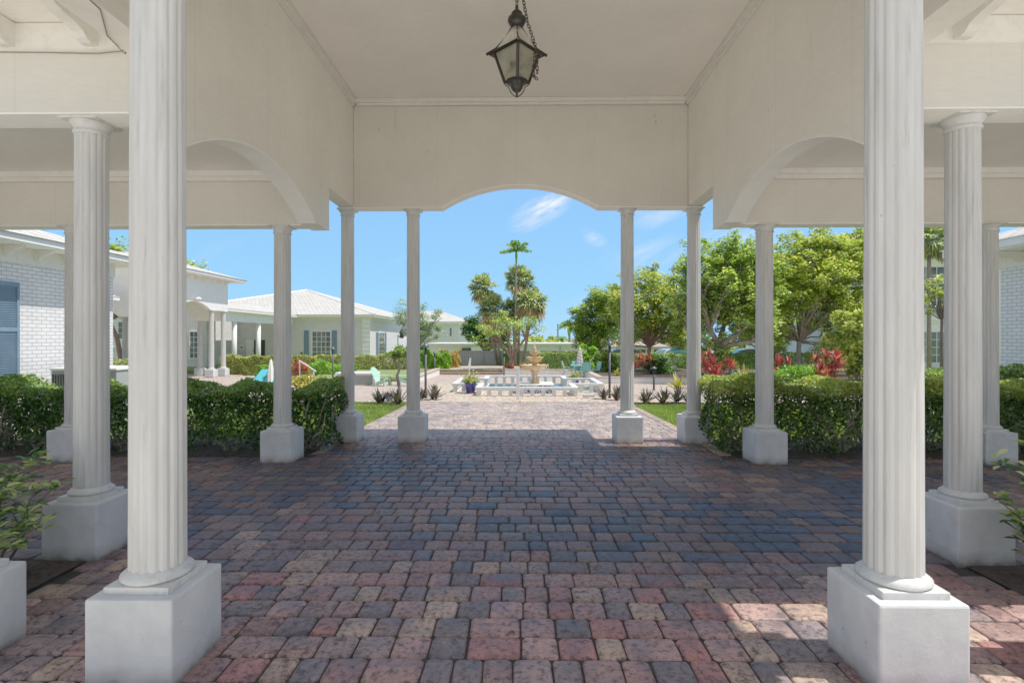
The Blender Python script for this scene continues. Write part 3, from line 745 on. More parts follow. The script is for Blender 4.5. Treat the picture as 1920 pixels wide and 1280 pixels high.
for k, (x, y_, sp) in enumerate(((-3.56, 3.42, .84), (-3.85, 3.2, .74), (-3.3, 3.05, .45))):
    near_shrub(['tall green variegated shrub in the bed beside the left grey pedestal', 'variegated shrub at the left edge of the photo behind its taller neighbour', 'low variegated shrub with arching leaves in front of the left grey pedestal'][k], (x, y_, 0), sp, 11 + k, 0)
for k, (x, y_, sp) in enumerate(((3.50, 3.40, .85), (3.50, 3.05, .62))):
    near_shrub(['leggy variegated shrub in the bed beside the right side pedestal', 'shorter variegated shrub at the right edge of the photo'][k], (x, y_, 0), sp, 31 + k, 1)
random.seed(99)
# leaf litter at the foot of the hedges and lawn blades
def blades(name, label, x0, x1, y0, y1, n, h):
    P = np.stack([RNG.uniform(x0, x1, n), RNG.uniform(y0, y1, n), np.zeros(n)], 1)
    P[:, 2] = np.where(P[:, 1] < 8.2, -.055, -.02 * (P[:, 1] - 8.2) - .055)
    a = RNG.uniform(0, 2 * PI, n); hh = h * RNG.uniform(.5, 1.2, n); w = .006
    s_ = np.stack([np.cos(a), np.sin(a), np.zeros(n)], 1) * w; lean = np.stack([RNG.normal(0, .35, n) * hh, RNG.normal(0, .35, n) * hh, hh], 1)
    V = np.stack([P - s_, P + s_, P + lean], 1)
    o = quads_obj(name, V, L_GRASS, k=3); o['kind'] = 'stuff'; tag(o, label, 'grass')
blades('grass', 'short green lawn strip left of the brick path', -7, -2.97, 8.3, 14.1, 60000, .10)
blades('grass', 'short green lawn strip right of the brick path', 2.97, 7, 8.3, 13.6, 60000, .10)

n = 900
Lx = RNG.uniform(-9, 9, n); Ly = np.where(RNG.random(n) < .55, 7.15 - np.abs(RNG.normal(0, .35, n)), RNG.uniform(1.4, 8.5, n))
k_ = (np.abs(Lx) < 3.1) | (Ly > 3.8); P_ = np.stack([Lx, Ly, np.full(n, .006)], 1)[k_]
k_ = ~((P_[:, 1] > 7.15) & (np.abs(P_[:, 0]) > 2.7)); P_ = P_[k_]
LIT = leafmat('dry_leaf', [(.10, .06, .03), (.25, .17, .08), (.40, .33, .2), (.18, .2, .06)], .1)
V_ = leaf_quads(P_, .026, 4.0, .3)
V_[:, :, 2] = np.clip(V_[:, :, 2], .003, .02)
o = quads_obj('fallen_leaves', V_, LIT); tag(o, 'scattered small dry leaves on the brick paving', 'leaves', kind='stuff')
# ------------------------------------------------------------ path lamps
def lamp(px, yb, yt, label):
    p = gr(px, yb); Y = p.y; h = (yb - yt) / F * Y; k = h / 1.75
    root = thing('path_lamp', label, 'lamp', p, 0, 'black path lamps around the courtyard')
    MB().lathe([(.05, -.03), (.05, .03), (.036, .05), (.034, h * .86)], n=14).build('pole', BLACK, root, local=True, smooth=True)
    MB().lathe([(.045, h * .80), (.045, h * .83), (.03, h * .84), (.05, h * .90)], n=14).build('collar', BLACK, root, local=True, smooth=True)
    MB().lathe([(.115, h * .905), (.12, h * .915), (.075, h * .955), (.05, h * .965), (.045, h * .985), (.01, h)], n=20).build('lamp_shade', simple('lamp_hat', (.05, .055, .06), .4) if 'lamp_hat' not in MATS else MATS['lamp_hat'], root, local=True, smooth=True)
for a in ((798, 746, 641, 'black path lamp left of the fountain at the end of the brick path'), (1143, 746, 637, 'black path lamp right of the fountain between bark-brown bromeliads'),
          (815, 695, 650, 'slim black path lamp beside the shrubs left of the brick steps'), (624, 713, 649, 'slim black path lamp beside the red cordyline and left building window'),
          (945, 695, 650, 'slim black path lamp between the brick steps and the fountain tree'), (1226, 731, 687, 'short dark bollard lamp among the bromeliads right of the path'),
          (1475, 709, 665, 'black path lamp beside the bright red cordyline at the right hedge')): lamp(*a)

# ------------------------------------------------------------ fountain and balustrade
fy = gr(990, 742).y; fz = gz(fy)
bal = thing('balustrade', 'low white balustrade with square balusters enclosing the fountain pool', 'balustrade', (.2, 18.5, gz(18.5)))
X = lambda px, Y: at(px, 640, Y).x
ya, yb2, yc_, yd = fy, fy + 1.35, fy + 3.6, fy + 4.9
xa0, xa1 = X(897, ya), X(1079, ya); xb0, xb1 = X(853, yb2), X(1127, yb2)
HB = .36
runs = [((xa0, ya), (xa1, ya)), ((xa0, ya), (xa0, yb2)), ((xa1, ya), (xa1, yb2)), ((xb0, yb2), (xa0, yb2)), ((xa1, yb2), (xb1, yb2)), ((xb0, yb2), (xb0, yc_)), ((xb1, yb2), (xb1, yc_)),
        ((xb0, yc_), (xa0, yc_)), ((xa1, yc_), (xb1, yc_)), ((xa0, yc_), (xa0, yd)), ((xa1, yc_), (xa1, yd)), ((xa0, yd), (xa1, yd))]
zb0 = gz(fy + 2) ; rail = MB(); kerb = MB()
lev = zb0 + HB - .05
balm = None; done = set()
nb_ = 0
def rbox(mb, p, q, w, z0, z1, ext):
    (x0, y0), (x1, y1) = p, q
    if abs(x1 - x0) > abs(y1 - y0): mb.box(min(x0, x1) - ext, max(x0, x1) + ext, y0 - w, y0 + w, z0, z1)
    else: mb.box(x0 - w, x0 + w, min(y0, y1) + w + .003, max(y0, y1) - w - .003, z0, z1)
for i, (p, q) in enumerate(runs):
    z1 = lev + .0015 * (i % 3)
    rbox(rail, p, q, .085, z1 - .06, z1, .085); rbox(kerb, p, q, .12, zb0 - .14, zb0 - .02 + .0012 * (i % 3), .12)
rail.build('rail', BALU, bal); kerb.build('kerb', COPING, bal)
first = None
for (p, q) in runs:
    L = math.hypot(q[0] - p[0], q[1] - p[1]); n = max(1, round(L / .33))
    for k in range(n + 1):
        x = p[0] + (q[0] - p[0]) * k / n; y_ = p[1] + (q[1] - p[1]) * k / n; key = (round(x, 2), round(y_, 2))
        if key in done: continue
        done.add(key)
        if first is None:
            mb = MB(); z0 = zb0 - .02; z1 = lev - .06
            H_ = z1 - z0
            pr = [(.095, 0), (.095, .14), (.06, .22), (.08, .5), (.06, .8), (.095, .88), (.095, 1)]
            mb.lathe([(r_ * 1.2, h_ * H_) for r_, h_ in pr], (0, 0, 0), 4)
            first = mb.build('baluster', BALU, bal, local=True); b_ = first
        else: b_ = copy_tree(first, bal)
        b_.location = (x - .2, y_ - 18.5, zb0 - .02 - gz(18.5)); b_.rotation_euler.z = PI / 4
STR(MB().prism([(xa0 + .1, ya + .1), (xa1 - .1, ya + .1), (xa1 - .1, yb2 + .1), (xb1 - .1, yb2 + .1), (xb1 - .1, yc_ - .1), (xa1 - .1, yc_ - .1), (xa1 - .1, yd - .1), (xa0 + .1, yd - .1), (xa0 + .1, yc_ - .1), (xb0 + .1, yc_ - .1), (xb0 + .1, yb2 + .1), (xa0 + .1, yb2 + .1)], 'z', -.30, -.20).build('pool_water', WATER))
fc = at(1001, 717, 18.3); FX, FY = fc.x, 17.4
foun = thing('fountain', 'three tiered tan stone fountain with scalloped bowls on a white and blue tiled block', 'fountain', (FX, FY, -.2))
Zp = lambda py: 1.62 + (HZ - py) / F * FY
MB().box(FX - .60, FX + .60, FY - .5, FY + .55, -.28, .085).build('tiled_block', MOS, foun)
MB().box(FX - .615, FX + .615, FY - .515, FY + .565, .086, .12).build('block_top', WHITE, foun, bevel=.008)
MB().lathe([(.17, .12), (.17, .14), (.14, .16), (.15, .2), (.12, .26), (.09, .3), (.10, .36), (.11, .42), (.09, .46), (.12, .5), (.16, .54)], (FX, FY, 0), 20).build('stem', STONE, foun, smooth=True)
def bowl(name, R0, z0, z1, nsc):
    n = nsc * 6; vs = []; fs = []; pr = [(.25, 0), (.45, .12), (.75, .45), (.95, .85), (1.02, 1.0), (.93, .97), (.8, .75), (.2, .55)]
    for (r, h) in pr:
        for k in range(n):
            a = 2 * PI * k / n; s_ = 1 + .07 * abs(math.sin(a * nsc / 2)) * (1 if r > .4 else 0)
            vs.append((FX + R0 * r * s_ * math.cos(a), FY + R0 * r * s_ * math.sin(a), z0 + (z1 - z0) * h - .02 * (1 - abs(math.sin(a * nsc / 2))) * (h > .8)))
    for i in range(len(pr) - 1):
        for k in range(n): a = i * n + k; b_ = i * n + (k + 1) % n; fs.append((a, b_, b_ + n, a + n))
    fs.append(tuple(range(n - 1, -1, -1))); L = (len(pr) - 1) * n; fs.append(tuple(range(L, L + n)))
    return MB().add(vs, fs).build(name, STONE, foun, smooth=True)
bowl('bowl', .44, .53, .74, 12)
MB().lathe([(.09, .6), (.11, .68), (.08, .74), (.10, .80)], (FX, FY, 0), 16).build('stem', STONE, foun, smooth=True)
bowl('bowl', .275, .79, 1.0, 10)
MB().lathe([(.06, .9), (.085, .98), (.06, 1.02), (.07, 1.05)], (FX, FY, 0), 16).build('stem', STONE, foun, smooth=True)
bowl('bowl', .165, 1.03, 1.19, 8)
MB().lathe([(.05, 1.12), (.08, 1.19), (.05, 1.23), (.065, 1.27), (.03, 1.32), (.005, 1.36)], (FX, FY, 0), 14).build('finial', STONE, foun, smooth=True)
MB().tube([(FX, FY, 1.34), (FX + .01, FY, 1.5), (FX + .005, FY, 1.56)], [.015, .03, .012], 8).build('water_jet', JET, foun)
for a in range(12):
    q = 2 * PI * a / 12; r_ = .47; mb = MB().tube([(FX + .44 * math.cos(q), FY + .44 * math.sin(q), .72), (FX + r_ * math.cos(q), FY + r_ * math.sin(q), .6), (FX + (r_ + .02) * math.cos(q), FY + (r_ + .02) * math.sin(q), .1)], .006, 5)
    mb.build('falling_water', JET, foun)

# white posts, flat plate
p = gr(971, 750); o = MB().box(p.x - .045, p.x + .045, p.y - .03, p.y + .03, p.z - .03, p.z + .95).build('marker_post', WHITE, bevel=.006); tag(o, 'thin white post standing in front of the fountain balustrade', 'post')
p = gr(880, 704); o = MB().box(p.x - .03, p.x + .03, p.y - .03, p.y + .03, p.z - .03, p.z + .5).prism([(p.x - .07, p.z + .5), (p.x + .07, p.z + .5), (p.x + .09, p.z + .98), (p.x + .02, p.z + .95)], 'y', p.y - .02, p.y + .02).build('white_post', WHITE); tag(o, 'slender white post standing before the brick steps', 'post')
p = gr(1104, 743); o = MB().obox(p + Vector((0, 0, .03)), .34, .22, .05, .1).build('stone_slab', STEEL, bevel=.008); tag(o, 'small flat grey slab on the ground right of the balustrade', 'slab')

# pots
def pot(px, py, label, k=1.0, hide=False):
    p = gr(px, py); root = thing('planter_pot', label, 'planter', p, 0, 'cobalt blue pots beside the balustrade')
    MB().lathe([(.0 + .10 * k, 0), (.12 * k, .01), (.165 * k, .28 * k), (.18 * k, .30 * k), (.165 * k, .31 * k), (.15 * k, .26 * k)], n=24).build('pot', COBALT, root, local=True, smooth=True)
    q = thing('potted_plant', ('yellow green leafy plant growing in the blue pot ' + ('left' if px < 950 else 'right') + ' of the fountain'), 'plant', p + Vector((0, 0, .27 * k)), 0, 'plants in the blue pots')
    lv = [strap((random.uniform(-.05, .05), random.uniform(-.05, .05), .0), random.uniform(0, 2 * PI), random.uniform(.2, .38) * k, .045 * k, random.uniform(.3, 1.4), .3) for _ in range(90)]
    strap_obj('leaves', lv, L_VARI if px > 950 else L_AGAVE, q)
    c = RNG.normal(0, .12 * k, (500, 3)); c[:, 2] = np.abs(c[:, 2]) + .05
    quads_obj('sprays', leaf_quads(c, .06 * k, .4), L_BRIGHT, q)
pot(882, 737, 'cobalt blue pot at the left side of the balustrade', 1.12)
pot(1079, 723, 'cobalt blue pot behind the right part of the balustrade', .9)

# steps, retaining walls, planters
Y0 = 29.1; xs0, xs1 = at(820, 700, Y0).x, at(942, 700, Y0).x
o = MB().box(xs0, xs1, Y0, Y0 + .4, -.46, -.30).box(xs0 + .003, xs1 - .003, Y0 + .402, Y0 + .9, -.46, -.165).build('brick_steps', STEPB, bevel=.01); tag(o, 'two low red brick steps leading up to the terrace', 'steps')
def lowwall(label, x0, x1, y0, y1, z0, z1):
    root = thing('retaining_wall', label, 'wall', ((x0 + x1) / 2, (y0 + y1) / 2, z0), 0, 'low white garden walls')
    MB().box(x0, x1, y0, y1, z0 - .05, z1 - .05).build('wall', WHITE, root); MB().box(x0 - .03, x1 + .03, y0 - .03, y1 + .03, z1 - .048, z1).build('coping', COPING, root, bevel=.006)
lowwall('low white garden wall with tan coping behind the fountain', xs1 + .02, 9.5, 29.2, 29.45, -.42, -.12)
lowwall('low white wall edging the raised lawn left of the fountain', -4.68, -4.46, 22.3, 29.05, -.45, -.05)
px0 = at(1122, 700, 22.0).x
lowwall('low white planter wall with tan coping right of the fountain', px0, px0 + 6.2, 21.9, 22.12, -.29, .0)
lowwall('short side of the white planter wall facing the fountain', px0, px0 + .22, 22.2, 28.9, -.4, -.02)
STR(MB().box(px0 + .24, 16, 22.16, 29.15, -.3, -.1).build('planter_soil', SOIL))
STR(MB().box(-9.6, -4.72, 22.9, 29.4, -.5, -.16).build('raised_lawn', LAWN))
# side lawn / kerb on the left
o = thing('handrail', 'white metal handrail beside the red cordyline on the left', 'handrail', gr(588, 722))
b0 = gr(588, 724); mb = MB().box(-.025, .025, -.02, .02, 0, .55); mb.tube([(-.62, .1, .98), (-.3, .05, .8), (.1, 0, .54)], .02, 6); mb.tube([(-.6, .1, 0), (-.6, .1, .97)], .025, 6); mb.build('rail', WHITE, o, local=True)

# deck box
p = gr(665, 722); root = thing('deck_box', 'grey storage deck box with white frame beside the mint chairs', 'deck box', p)
x0, x1 = gr(628, 722).x - p.x, gr(703, 722).x - p.x
MB().box(x0 + .05, x1 - .05, .03, .75, 0, .40).build('body', GREYP, root, local=True)
mb = MB()
for k in range(1, 4): mb.box(x0 + .05, x1 - .05, .022, .028, .1 * k - .004, .1 * k + .004)
mb.build('board_lines', DARK, root, local=True)
MB().box(x0, x1, 0, .8, .41, .50).build('lid', WHITE, root, local=True, bevel=.008)
mb = MB().box(x0, x0 + .08, 0, .02, 0, .408).box(x1 - .09, x1, 0, .02, 0, .408).box(x1 - .045, x1, .022, .78, 0, .407); mb.build('frame', WHITE, root, local=True)
MB().box((x0 + x1) / 2 - .02, (x0 + x1) / 2 + .02, -.012, -.002, .42, .46).build('latch', BLACK, root, local=True)

# adirondack chairs
def adirondack(px, py, rz, k, m, label, group):
    root = thing('adirondack_chair', label, 'chair', gr(px, py), rz, group); root.scale = (k, k, k)
    mb = MB()
    for i in range(6): mb.obox((0, -.22 + i * .095, .36 - i * .03), .52, .085, .02, rx=-.3)
    mb.build('seat', m, root, local=True)
    mb = MB()
    for i in range(6):
        u = (i - 2.5) / 2.5; h = .78 - .13 * u * u
        mb.obox((u * .235, .36 + h * .17, .27 + h / 2), .085, .02, h, rx=-.42, ry=u * .10)
    mb.obox((0, .48, .55), .5, .03, .06, rx=-.42); mb.build('backrest', m, root, local=True)
    for s_ in (-1, 1):
        MB().obox((s_ * .33, 0, .56), .13, .72, .022).build('armrest', m, root, local=True)
        MB().box(s_ * .29 - .015, s_ * .29 + .015, -.30, -.20, 0, .548).build('leg', m, root, local=True)
        MB().prism([(-.28, .27), (-.28, .36), (.55, .07), (.62, 0), (.5, 0)], 'x', s_ * .255 - .012, s_ * .255 + .012).build('leg', m, root, local=True)
g_ = 'mint green garden chairs'
adirondack(718, 723, 1.25, .72, MINT, 'mint green slatted garden chair beside the grey deck box', g_)
adirondack(757, 723, -1.2, .72, MINT, 'mint green slatted garden chair partly behind the small twisted tree', g_)
adirondack(1258, 703, 1.3, .82, WHITE, 'white slatted garden chair on the patio behind the planter wall', 'white garden chairs')
adirondack(1205 + 165, 712, 1.3, .8, TEAL, 'teal garden chair behind the yellow striped agave', g_)
p = gr(739, 722); root = thing('side_table', 'small brown wooden side table between the mint chairs', 'table', p)
MB().box(-.2, .2, -.2, .2, .30, .335).build('tabletop', WOOD, root, local=True)
for sx in (-1, 1):
    for sy in (-1, 1): MB().box(sx * .17 - .02, sx * .17 + .02, sy * .17 - .02, sy * .17 + .02, 0, .298).build('leg', WOOD, root, local=True)

# patio set
def sling_chair(px, py, rz, label, k=.82):
    root = thing('patio_chair', label, 'chair', gr(px, py), rz, 'teal sling chairs round the patio table'); root.scale = (k, k, k)
    MB().obox((0, 0, .42), .5, .48, .02).build('seat', TEAL, root, local=True)
    MB().obox((0, .30, .70), .5, .02, .56, rx=-.22).build('backrest', TEAL, root, local=True)
    for s_ in (-1, 1):
        mb = MB().tube([(s_ * .27, -.25, 0), (s_ * .27, -.22, .42), (s_ * .27, -.2, .62), (s_ * .27, .26, .64)], .013, 6); mb.tube([(s_ * .27, .38, 0), (s_ * .27, .2, .42), (s_ * .27, .37, 1.0)], .013, 6)
        mb.build('frame', GREYP, root, local=True)
sling_chair(1098, 709, PI, 'teal sling chair with its back to the fountain')
sling_chair(1084, 706, 0.3, 'teal sling chair on the far side of the patio table')
sling_chair(1115, 707, -1.3, 'teal sling chair turned sideways right of the patio table')
sling_chair(1065, 707, 1.4, 'pale framed sling chair left of the patio table')
p = gr(1087, 707); root = thing('patio_table', 'round glass patio table in front of the striped umbrella', 'table', p)
MB().lathe([(.5, .60), (.5, .62)], n=28).build('tabletop', TEAL, root, local=True)
for a in range(4): MB().tube([(.35 * math.cos(a * PI / 2 + .7), .35 * math.sin(a * PI / 2 + .7), 0), (.3 * math.cos(a * PI / 2 + .7), .3 * math.sin(a * PI / 2 + .7), .6)], .016, 6).build('leg', GREYP, root, local=True)
def closed_umbrella(px, pyb, Y, zt, r_, m, label):
    c = at(px, 660, Y); root = thing('patio_umbrella', label, 'umbrella', (c.x, Y, gz(Y)), 0, 'closed umbrellas')
    MB().tube([(0, 0, 0), (0, 0, zt + .1)], .02, 8).build('pole', GREYP, root, local=True)
    vs = MB(); n = 24; pr = [(1.0, zt - .95), (.95, zt - .7), (.75, zt - .35), (.3, zt), (.04, zt + .08)]
    V = []; Fc = []
    for (q, z) in pr:
        for k in range(n): a = 2 * PI * k / n; s_ = r_ * q * (1 + .22 * math.cos(a * 6)); V.append((s_ * math.cos(a), s_ * math.sin(a), z))
    for i in range(len(pr) - 1):
        for k in range(n): a = i * n + k; b_ = i * n + (k + 1) % n; Fc.append((a, b_, b_ + n, a + n))
    vs.add(V, Fc).build('canopy', m, root, local=True, smooth=True)
Yt = p.y + .05
closed_umbrella(1087, 0, Yt + .02, 1.62 + (HZ - 652) / F * Yt - gz(Yt), .14, UMBR, 'closed red and white striped umbrella at the teal patio table')
Yu = gr(508, 722).y
closed_umbrella(508, 0, Yu, 1.62 + (HZ - 676) / F * Yu - gz(Yu), .12, WHITE, 'closed pale umbrella beside the left fluted column')
# turquoise sling lounge behind the left hedge
p = gr(500, 722); root = thing('sling_lounger', 'turquoise fabric lounger showing above the left hedge', 'lounger', p)
MB().add([(-.62, -.1, .12), (.6, -.1, .12), (.6, .25, .62), (-.32, .25, .62)], [(0, 1, 2, 3)]).add([(-.62, -.1, .10), (.6, -.1, .10), (.6, .25, .60), (-.32, .25, .60)], [(3, 2, 1, 0)]).build('sling', TURQ, root, local=True)
mb = MB().tube([(-.62, -.1, .1), (-.5, 0, .28), (-.34, .25, .62)], .014, 6).tube([(-.1, -.1, .13), (-.02, .25, .64)], .012, 6).tube([(-.6, -.1, 0), (-.6, -.1, .12)], .015).tube([(.6, -.1, 0), (.6, -.1, .12)], .015).tube([(-.3, .25, 0), (-.3, .25, .62)], .015).tube([(.6, .25, 0), (.6, .25, .62)], .015)
mb.build('frame', BLACK, root, local=True)
# open teal umbrella beyond the right hedge
c = at(1297, 640, 34); root = thing('patio_umbrella', 'open teal striped umbrella beyond the right hedge', 'umbrella', (c.x, 34, -.17), 0)
zt = 1.62 + (HZ - 634) / F * 34 + .17; MB().tube([(0, 0, 0), (0, 0, zt)], .025, 8).build('pole', GREYP, root, local=True)
V = [(0, 0, zt)]; n = 24
for q, dz in ((.4, .28), (.75, .62), (1.0, .95)):
    for k in range(n): a = 2 * PI * k / n; s_ = 1.7 * q * (1 - .04 * (1 - abs(math.cos(a * 4)))); V.append((s_ * math.cos(a), s_ * math.sin(a), zt - dz - .04 * abs(math.sin(a * 4))))
Fc = [(0, 1 + k, 1 + (k + 1) % n) for k in range(n)] + [(1 + i * n + k, 1 + i * n + (k + 1) % n, 1 + (i + 1) * n + (k + 1) % n, 1 + (i + 1) * n + k) for i in range(2) for k in range(n)]
MB().add(V, Fc).build('canopy', UMBT, root, local=True, fix=False)

# ------------------------------------------------------------ buildings
def window(parent, plane, d, a0, a1, z0, z1, cols=3, rows=5, out=-1, fr=WHITE, name='window'):
    """plane 'y': wall facing -Y (out=-1) at y=d, a = x range; plane 'x': wall at x=d facing out*X, a = y range"""
    def bx(mb, u0, u1, w0, w1, e0, e1):
        q0, q1 = sorted((d + out * e0, d + out * e1))
        return mb.box(u0, u1, q0, q1, w0, w1) if plane == 'y' else mb.box(q0, q1, u0, u1, w0, w1)
    f = MB(); t_ = .06
    bx(f, a0 - t_, a0, z0 - t_, z1 + t_, 0.004, .05); bx(f, a1, a1 + t_, z0 - t_, z1 + t_, 0.004, .05); bx(f, a0, a1, z1, z1 + t_, 0.004, .05); bx(f, a0 - t_ * 1.3, a1 + t_ * 1.3, z0 - t_ - .003, z0 - .001, 0.002, .08)
    w = f.build(name, fr, parent)
    g = MB(); bx(g, a0, a1, z0, z1, .003, .012); g.build('pane', GLASS, w)
    m_ = MB()
    for i in range(1, cols): u = a0 + (a1 - a0) * i / cols; bx(m_, u - .016, u + .016, z0, z1, .0125, .030)
    for i in range(1, rows): u = z0 + (z1 - z0) * i / rows; bx(m_, a0, a1, u - .014, u + .014, .0125, .026)
    m_.build('glazing_bar', fr, w)
    return w
def shutter(parent, plane, d, a0, a1, z0, z1, out=-1, slats=True):
    def bx(mb, u0, u1, w0, w1, e0, e1):
        q0, q1 = sorted((d + out * e0, d + out * e1))
        return mb.box(u0, u1, q0, q1, w0, w1) if plane == 'y' else mb.box(q0, q1, u0, u1, w0, w1)
    f = MB(); w = min(.05, (a1 - a0) * .14)
    bx(f, a0, a0 + w, z0, z1, .004, .045); bx(f, a1 - w, a1, z0, z1, .004, .045)
    zm = z0 + (z1 - z0) * .52
    for q in (z0, zm, z1 - .08): bx(f, a0 + w, a1 - w, q, q + .08, .004, .043)
    bx(f, a0 + w, a1 - w, z0 + .08, z1 - .08, .004, .012)
    s_ = f.build('shutter', BLUE, parent)
    m_ = MB(); n = int((z1 - z0) / .045) if slats else 16
    for i in range(n):
        z = z0 + .1 + (z1 - z0 - .2) * i / (n - 1)
        if abs(z - zm - .04) < .05: continue
        bx(m_, a0 + w, a1 - w, z - .004, z + .016, .014, .034)
    m_.build('louvres', BLUE, s_)
# near left building
bl = thing('brick_building', 'white painted brick building with blue louvred shutter at the left edge', 'building', (-11, 7, 0))
MB().box(-16, -9.40, 1.0, 11.9, -.1, 3.30).build('wall', BRY, bl)
MB().box(-16.02, -9.37, .97, 11.93, 3.02, 3.32).build('frieze_board', TRIM, bl)
MB().box(-17, -8.95, .3, 12.4, 3.325, 3.35).build('soffit', SOFF, bl)
MB().box(-17.03, -8.90, .27, 12.44, 3.352, 3.47).build('gutter', WHITE, bl)
MB().add([(-17, .2, 3.473), (-8.86, .2, 3.473), (-8.86, 12.48, 3.473), (-17, 12.48, 3.473), (-12.9, 4.3, 4.78), (-12.9, 8.3, 4.78)], [(0, 1, 4), (1, 2, 5, 4), (2, 3, 5), (3, 0, 4, 5), (3, 2, 1, 0)]).build('roof', TILY, bl)
for k in range(14):
    y_ = 3.16 + .61 * k + .1
    MB().prism([(-9.37, 3.32), (-9.37, 3.12), (-9.30, 3.13), (-9.25, 3.2), (-9.1, 3.25), (-9.02, 3.32)], 'y', y_ - .04, y_ + .04).build('eave_bracket', TRIM, bl)
window(bl, 'x', -9.40, 7.95, 9.02, .85, 2.6, 3, 5, 1); shutter(bl, 'x', -9.40, 9.12, 9.61, .76, 2.66, 1); shutter(bl, 'x', -9.40, 7.35, 7.85, .80, 2.69, 1)
o = thing('air_conditioner', 'grey air conditioning unit beside the left brick building', 'air conditioner', (-8.5, 10.4, 0))
MB().box(-8.98, -7.72, 9.85, 10.75, 0, 1.0).build('cabinet', STEEL, o); MB().box(-9.0, -7.70, 9.83, 10.77, 1.002, 1.05).build('lid', WHITE, o, bevel=.01)
mb = MB()
for k in range(14): mb.box(-8.95 + k * .05, -8.93 + k * .05, 9.838, 9.849, .1, .93)
mb.box(-8.0, -7.95, 9.835, 9.849, 0, .99); mb.build('grille', DARK, o)
# near right building
brr = thing('brick_building', 'white painted brick building with grey tile roof at the right edge', 'building', (12, 7, 0))
MB().box(10.0, 16, 1.0, 10.95, -.1, 3.32).build('wall', BRY, brr)
MB().box(9.97, 16.02, .97, 10.98, 3.06, 3.34).build('frieze_board', TRIM, brr)
MB().box(9.33, 17, .3, 11.5, 3.345, 3.37).build('soffit', SOFF, brr)
MB().box(9.28, 17.03, .27, 11.54, 3.372, 3.52).build('gutter', WHITE, brr)
MB().add([(9.24, .2, 3.523), (17, .2, 3.523), (17, 11.58, 3.523), (9.24, 11.58, 3.523), (13, 4.1, 4.95), (13, 7.8, 4.95)], [(0, 1, 4), (1, 2, 5, 4), (2, 3, 5), (3, 0, 4, 5), (3, 2, 1, 0)]).build('roof', TILY, brr)
for k in range(12):
    y_ = 3.2 + .66 * k
    MB().prism([(9.97, 3.34), (9.97, 3.14), (9.88, 3.15), (9.78, 3.22), (9.55, 3.27), (9.42, 3.34)], 'y', y_ - .04, y_ + .04).build('eave_bracket', TRIM, brr)
# two-storey right building
b3 = thing('house', 'white two storey house behind the right trees with dark windows', 'house', (26, 37, -1.9))
MB().box(18.4, 34, 32, 42, -2.2, 6.5).build('wall', WHITE, b3); MB().box(17.8, 34.5, 31.3, 42.5, 6.52, 6.8).build('eave', WHITE, b3)
MB().add([(17.7, 31.2, 6.803), (34.6, 31.2, 6.803), (34.6, 42.6, 6.803), (17.7, 42.6, 6.803), (24, 37, 8.6), (28, 37, 8.6)], [(0, 1, 5, 4), (1, 2, 5), (2, 3, 4, 5), (3, 0, 4), (3, 2, 1, 0)]).build('roof', TILX, b3)
window(b3, 'y', 32, 24.1, 26.7, 3.42, 5.95, 4, 5); window(b3, 'y', 32, 24.1, 26.7, .15, 2.0, 4, 4); window(b3, 'y', 32, 20.1, 21.6, .15, 2.0, 2, 4)
shutter(b3, 'y', 32, 19.5, 19.95, .15, 2.05, slats=False); MB().box(18.4, 34, 31.95, 31.997, 2.5, 2.75).build('band_course', TRIM, b3)

# left pavilion: same design as the porch
GP = gz(26)
pv = thing('garden_pavilion', 'white pavilion with arched panel, paired columns and tiled roof beyond the left hedge', 'pavilion', (-18, 24.4, GP))
t1 = make_column(pv, 3.38, .24, .42, .40, 14); t1.location = (-15.45 + 18, 26.95 - 24.4, 0)
for (x, y_) in ((-15.45, 25.9), (-15.45, 22.9), (-15.45, 21.8), (-18.2, 27.3), (-18.2, 21.8), (-16.75, 27.1), (-20.6, 26.9), (-20.6, 25.9)):
    c = copy_tree(t1, pv); c.location = (x + 18, y_ - 24.4, 0)
zb = GP + 3.38; zt = 4.58
poly = [(21.6, zt), (21.6, zb)] + arc(24.4, 1.22, zb, .35) + [(27.17, zb), (27.17, zt)]
MB().prism(poly, 'x', -15.55, -15.33).build('arched_panel', WHITE, pv)
MB().prism(poly, 'x', -20.9, -20.7).build('arched_panel', WHITE, pv)
poly = [(-20.69, zt), (-20.69, zb - .5)] + arc(-18.3, 1.5, zb - .5, .5) + [(-15.56, zb - .5), (-15.56, zt)]
MB().prism(poly, 'y', 21.6, 21.8).build('side_panel', WHITE, pv); MB().prism(poly, 'y', 26.95, 27.17).build('side_panel', SOFF, pv)
MB().box(-20.68, -15.57, 21.81, 26.94, zt - .03, zt - .005).build('ceiling', SOFF, pv)
MB().box(-21.4, -14.82, 20.9, 28.0, zt + .002, zt + .03).build('soffit', SOFF, pv)
MB().box(-21.43, -14.78, 20.87, 28.05, zt + .032, zt + .15).build('gutter', WHITE, pv)
MB().add([(-21.5, 20.8, zt + .153), (-14.74, 20.8, zt + .153), (-14.74, 28.1, zt + .153), (-21.5, 28.1, zt + .153), (-18.1, 24.3, zt + 1.15), (-18.1, 24.8, zt + 1.15)], [(0, 1, 4), (1, 2, 5, 4), (2, 3, 5), (3, 0, 4, 5), (3, 2, 1, 0)]).build('roof', TILY, pv)
for k in range(9):
    y_ = 21.9 + .62 * k; MB().prism([(-15.33, zt), (-15.33, zt - .17), (-15.22, zt - .16), (-15.12, zt - .1), (-14.92, zt - .06), (-14.85, zt)], 'y', y_ - .04, y_ + .04).build('eave_bracket', TRIM, pv)
for cx, cy in ((-15.3, 24.45),): MB().lathe([(.02, 0), (.12, .02), (.16, .08), (.05, .16)], (cx + .1, cy, zb + .38), 10).build('floodlight', TRIM, pv)
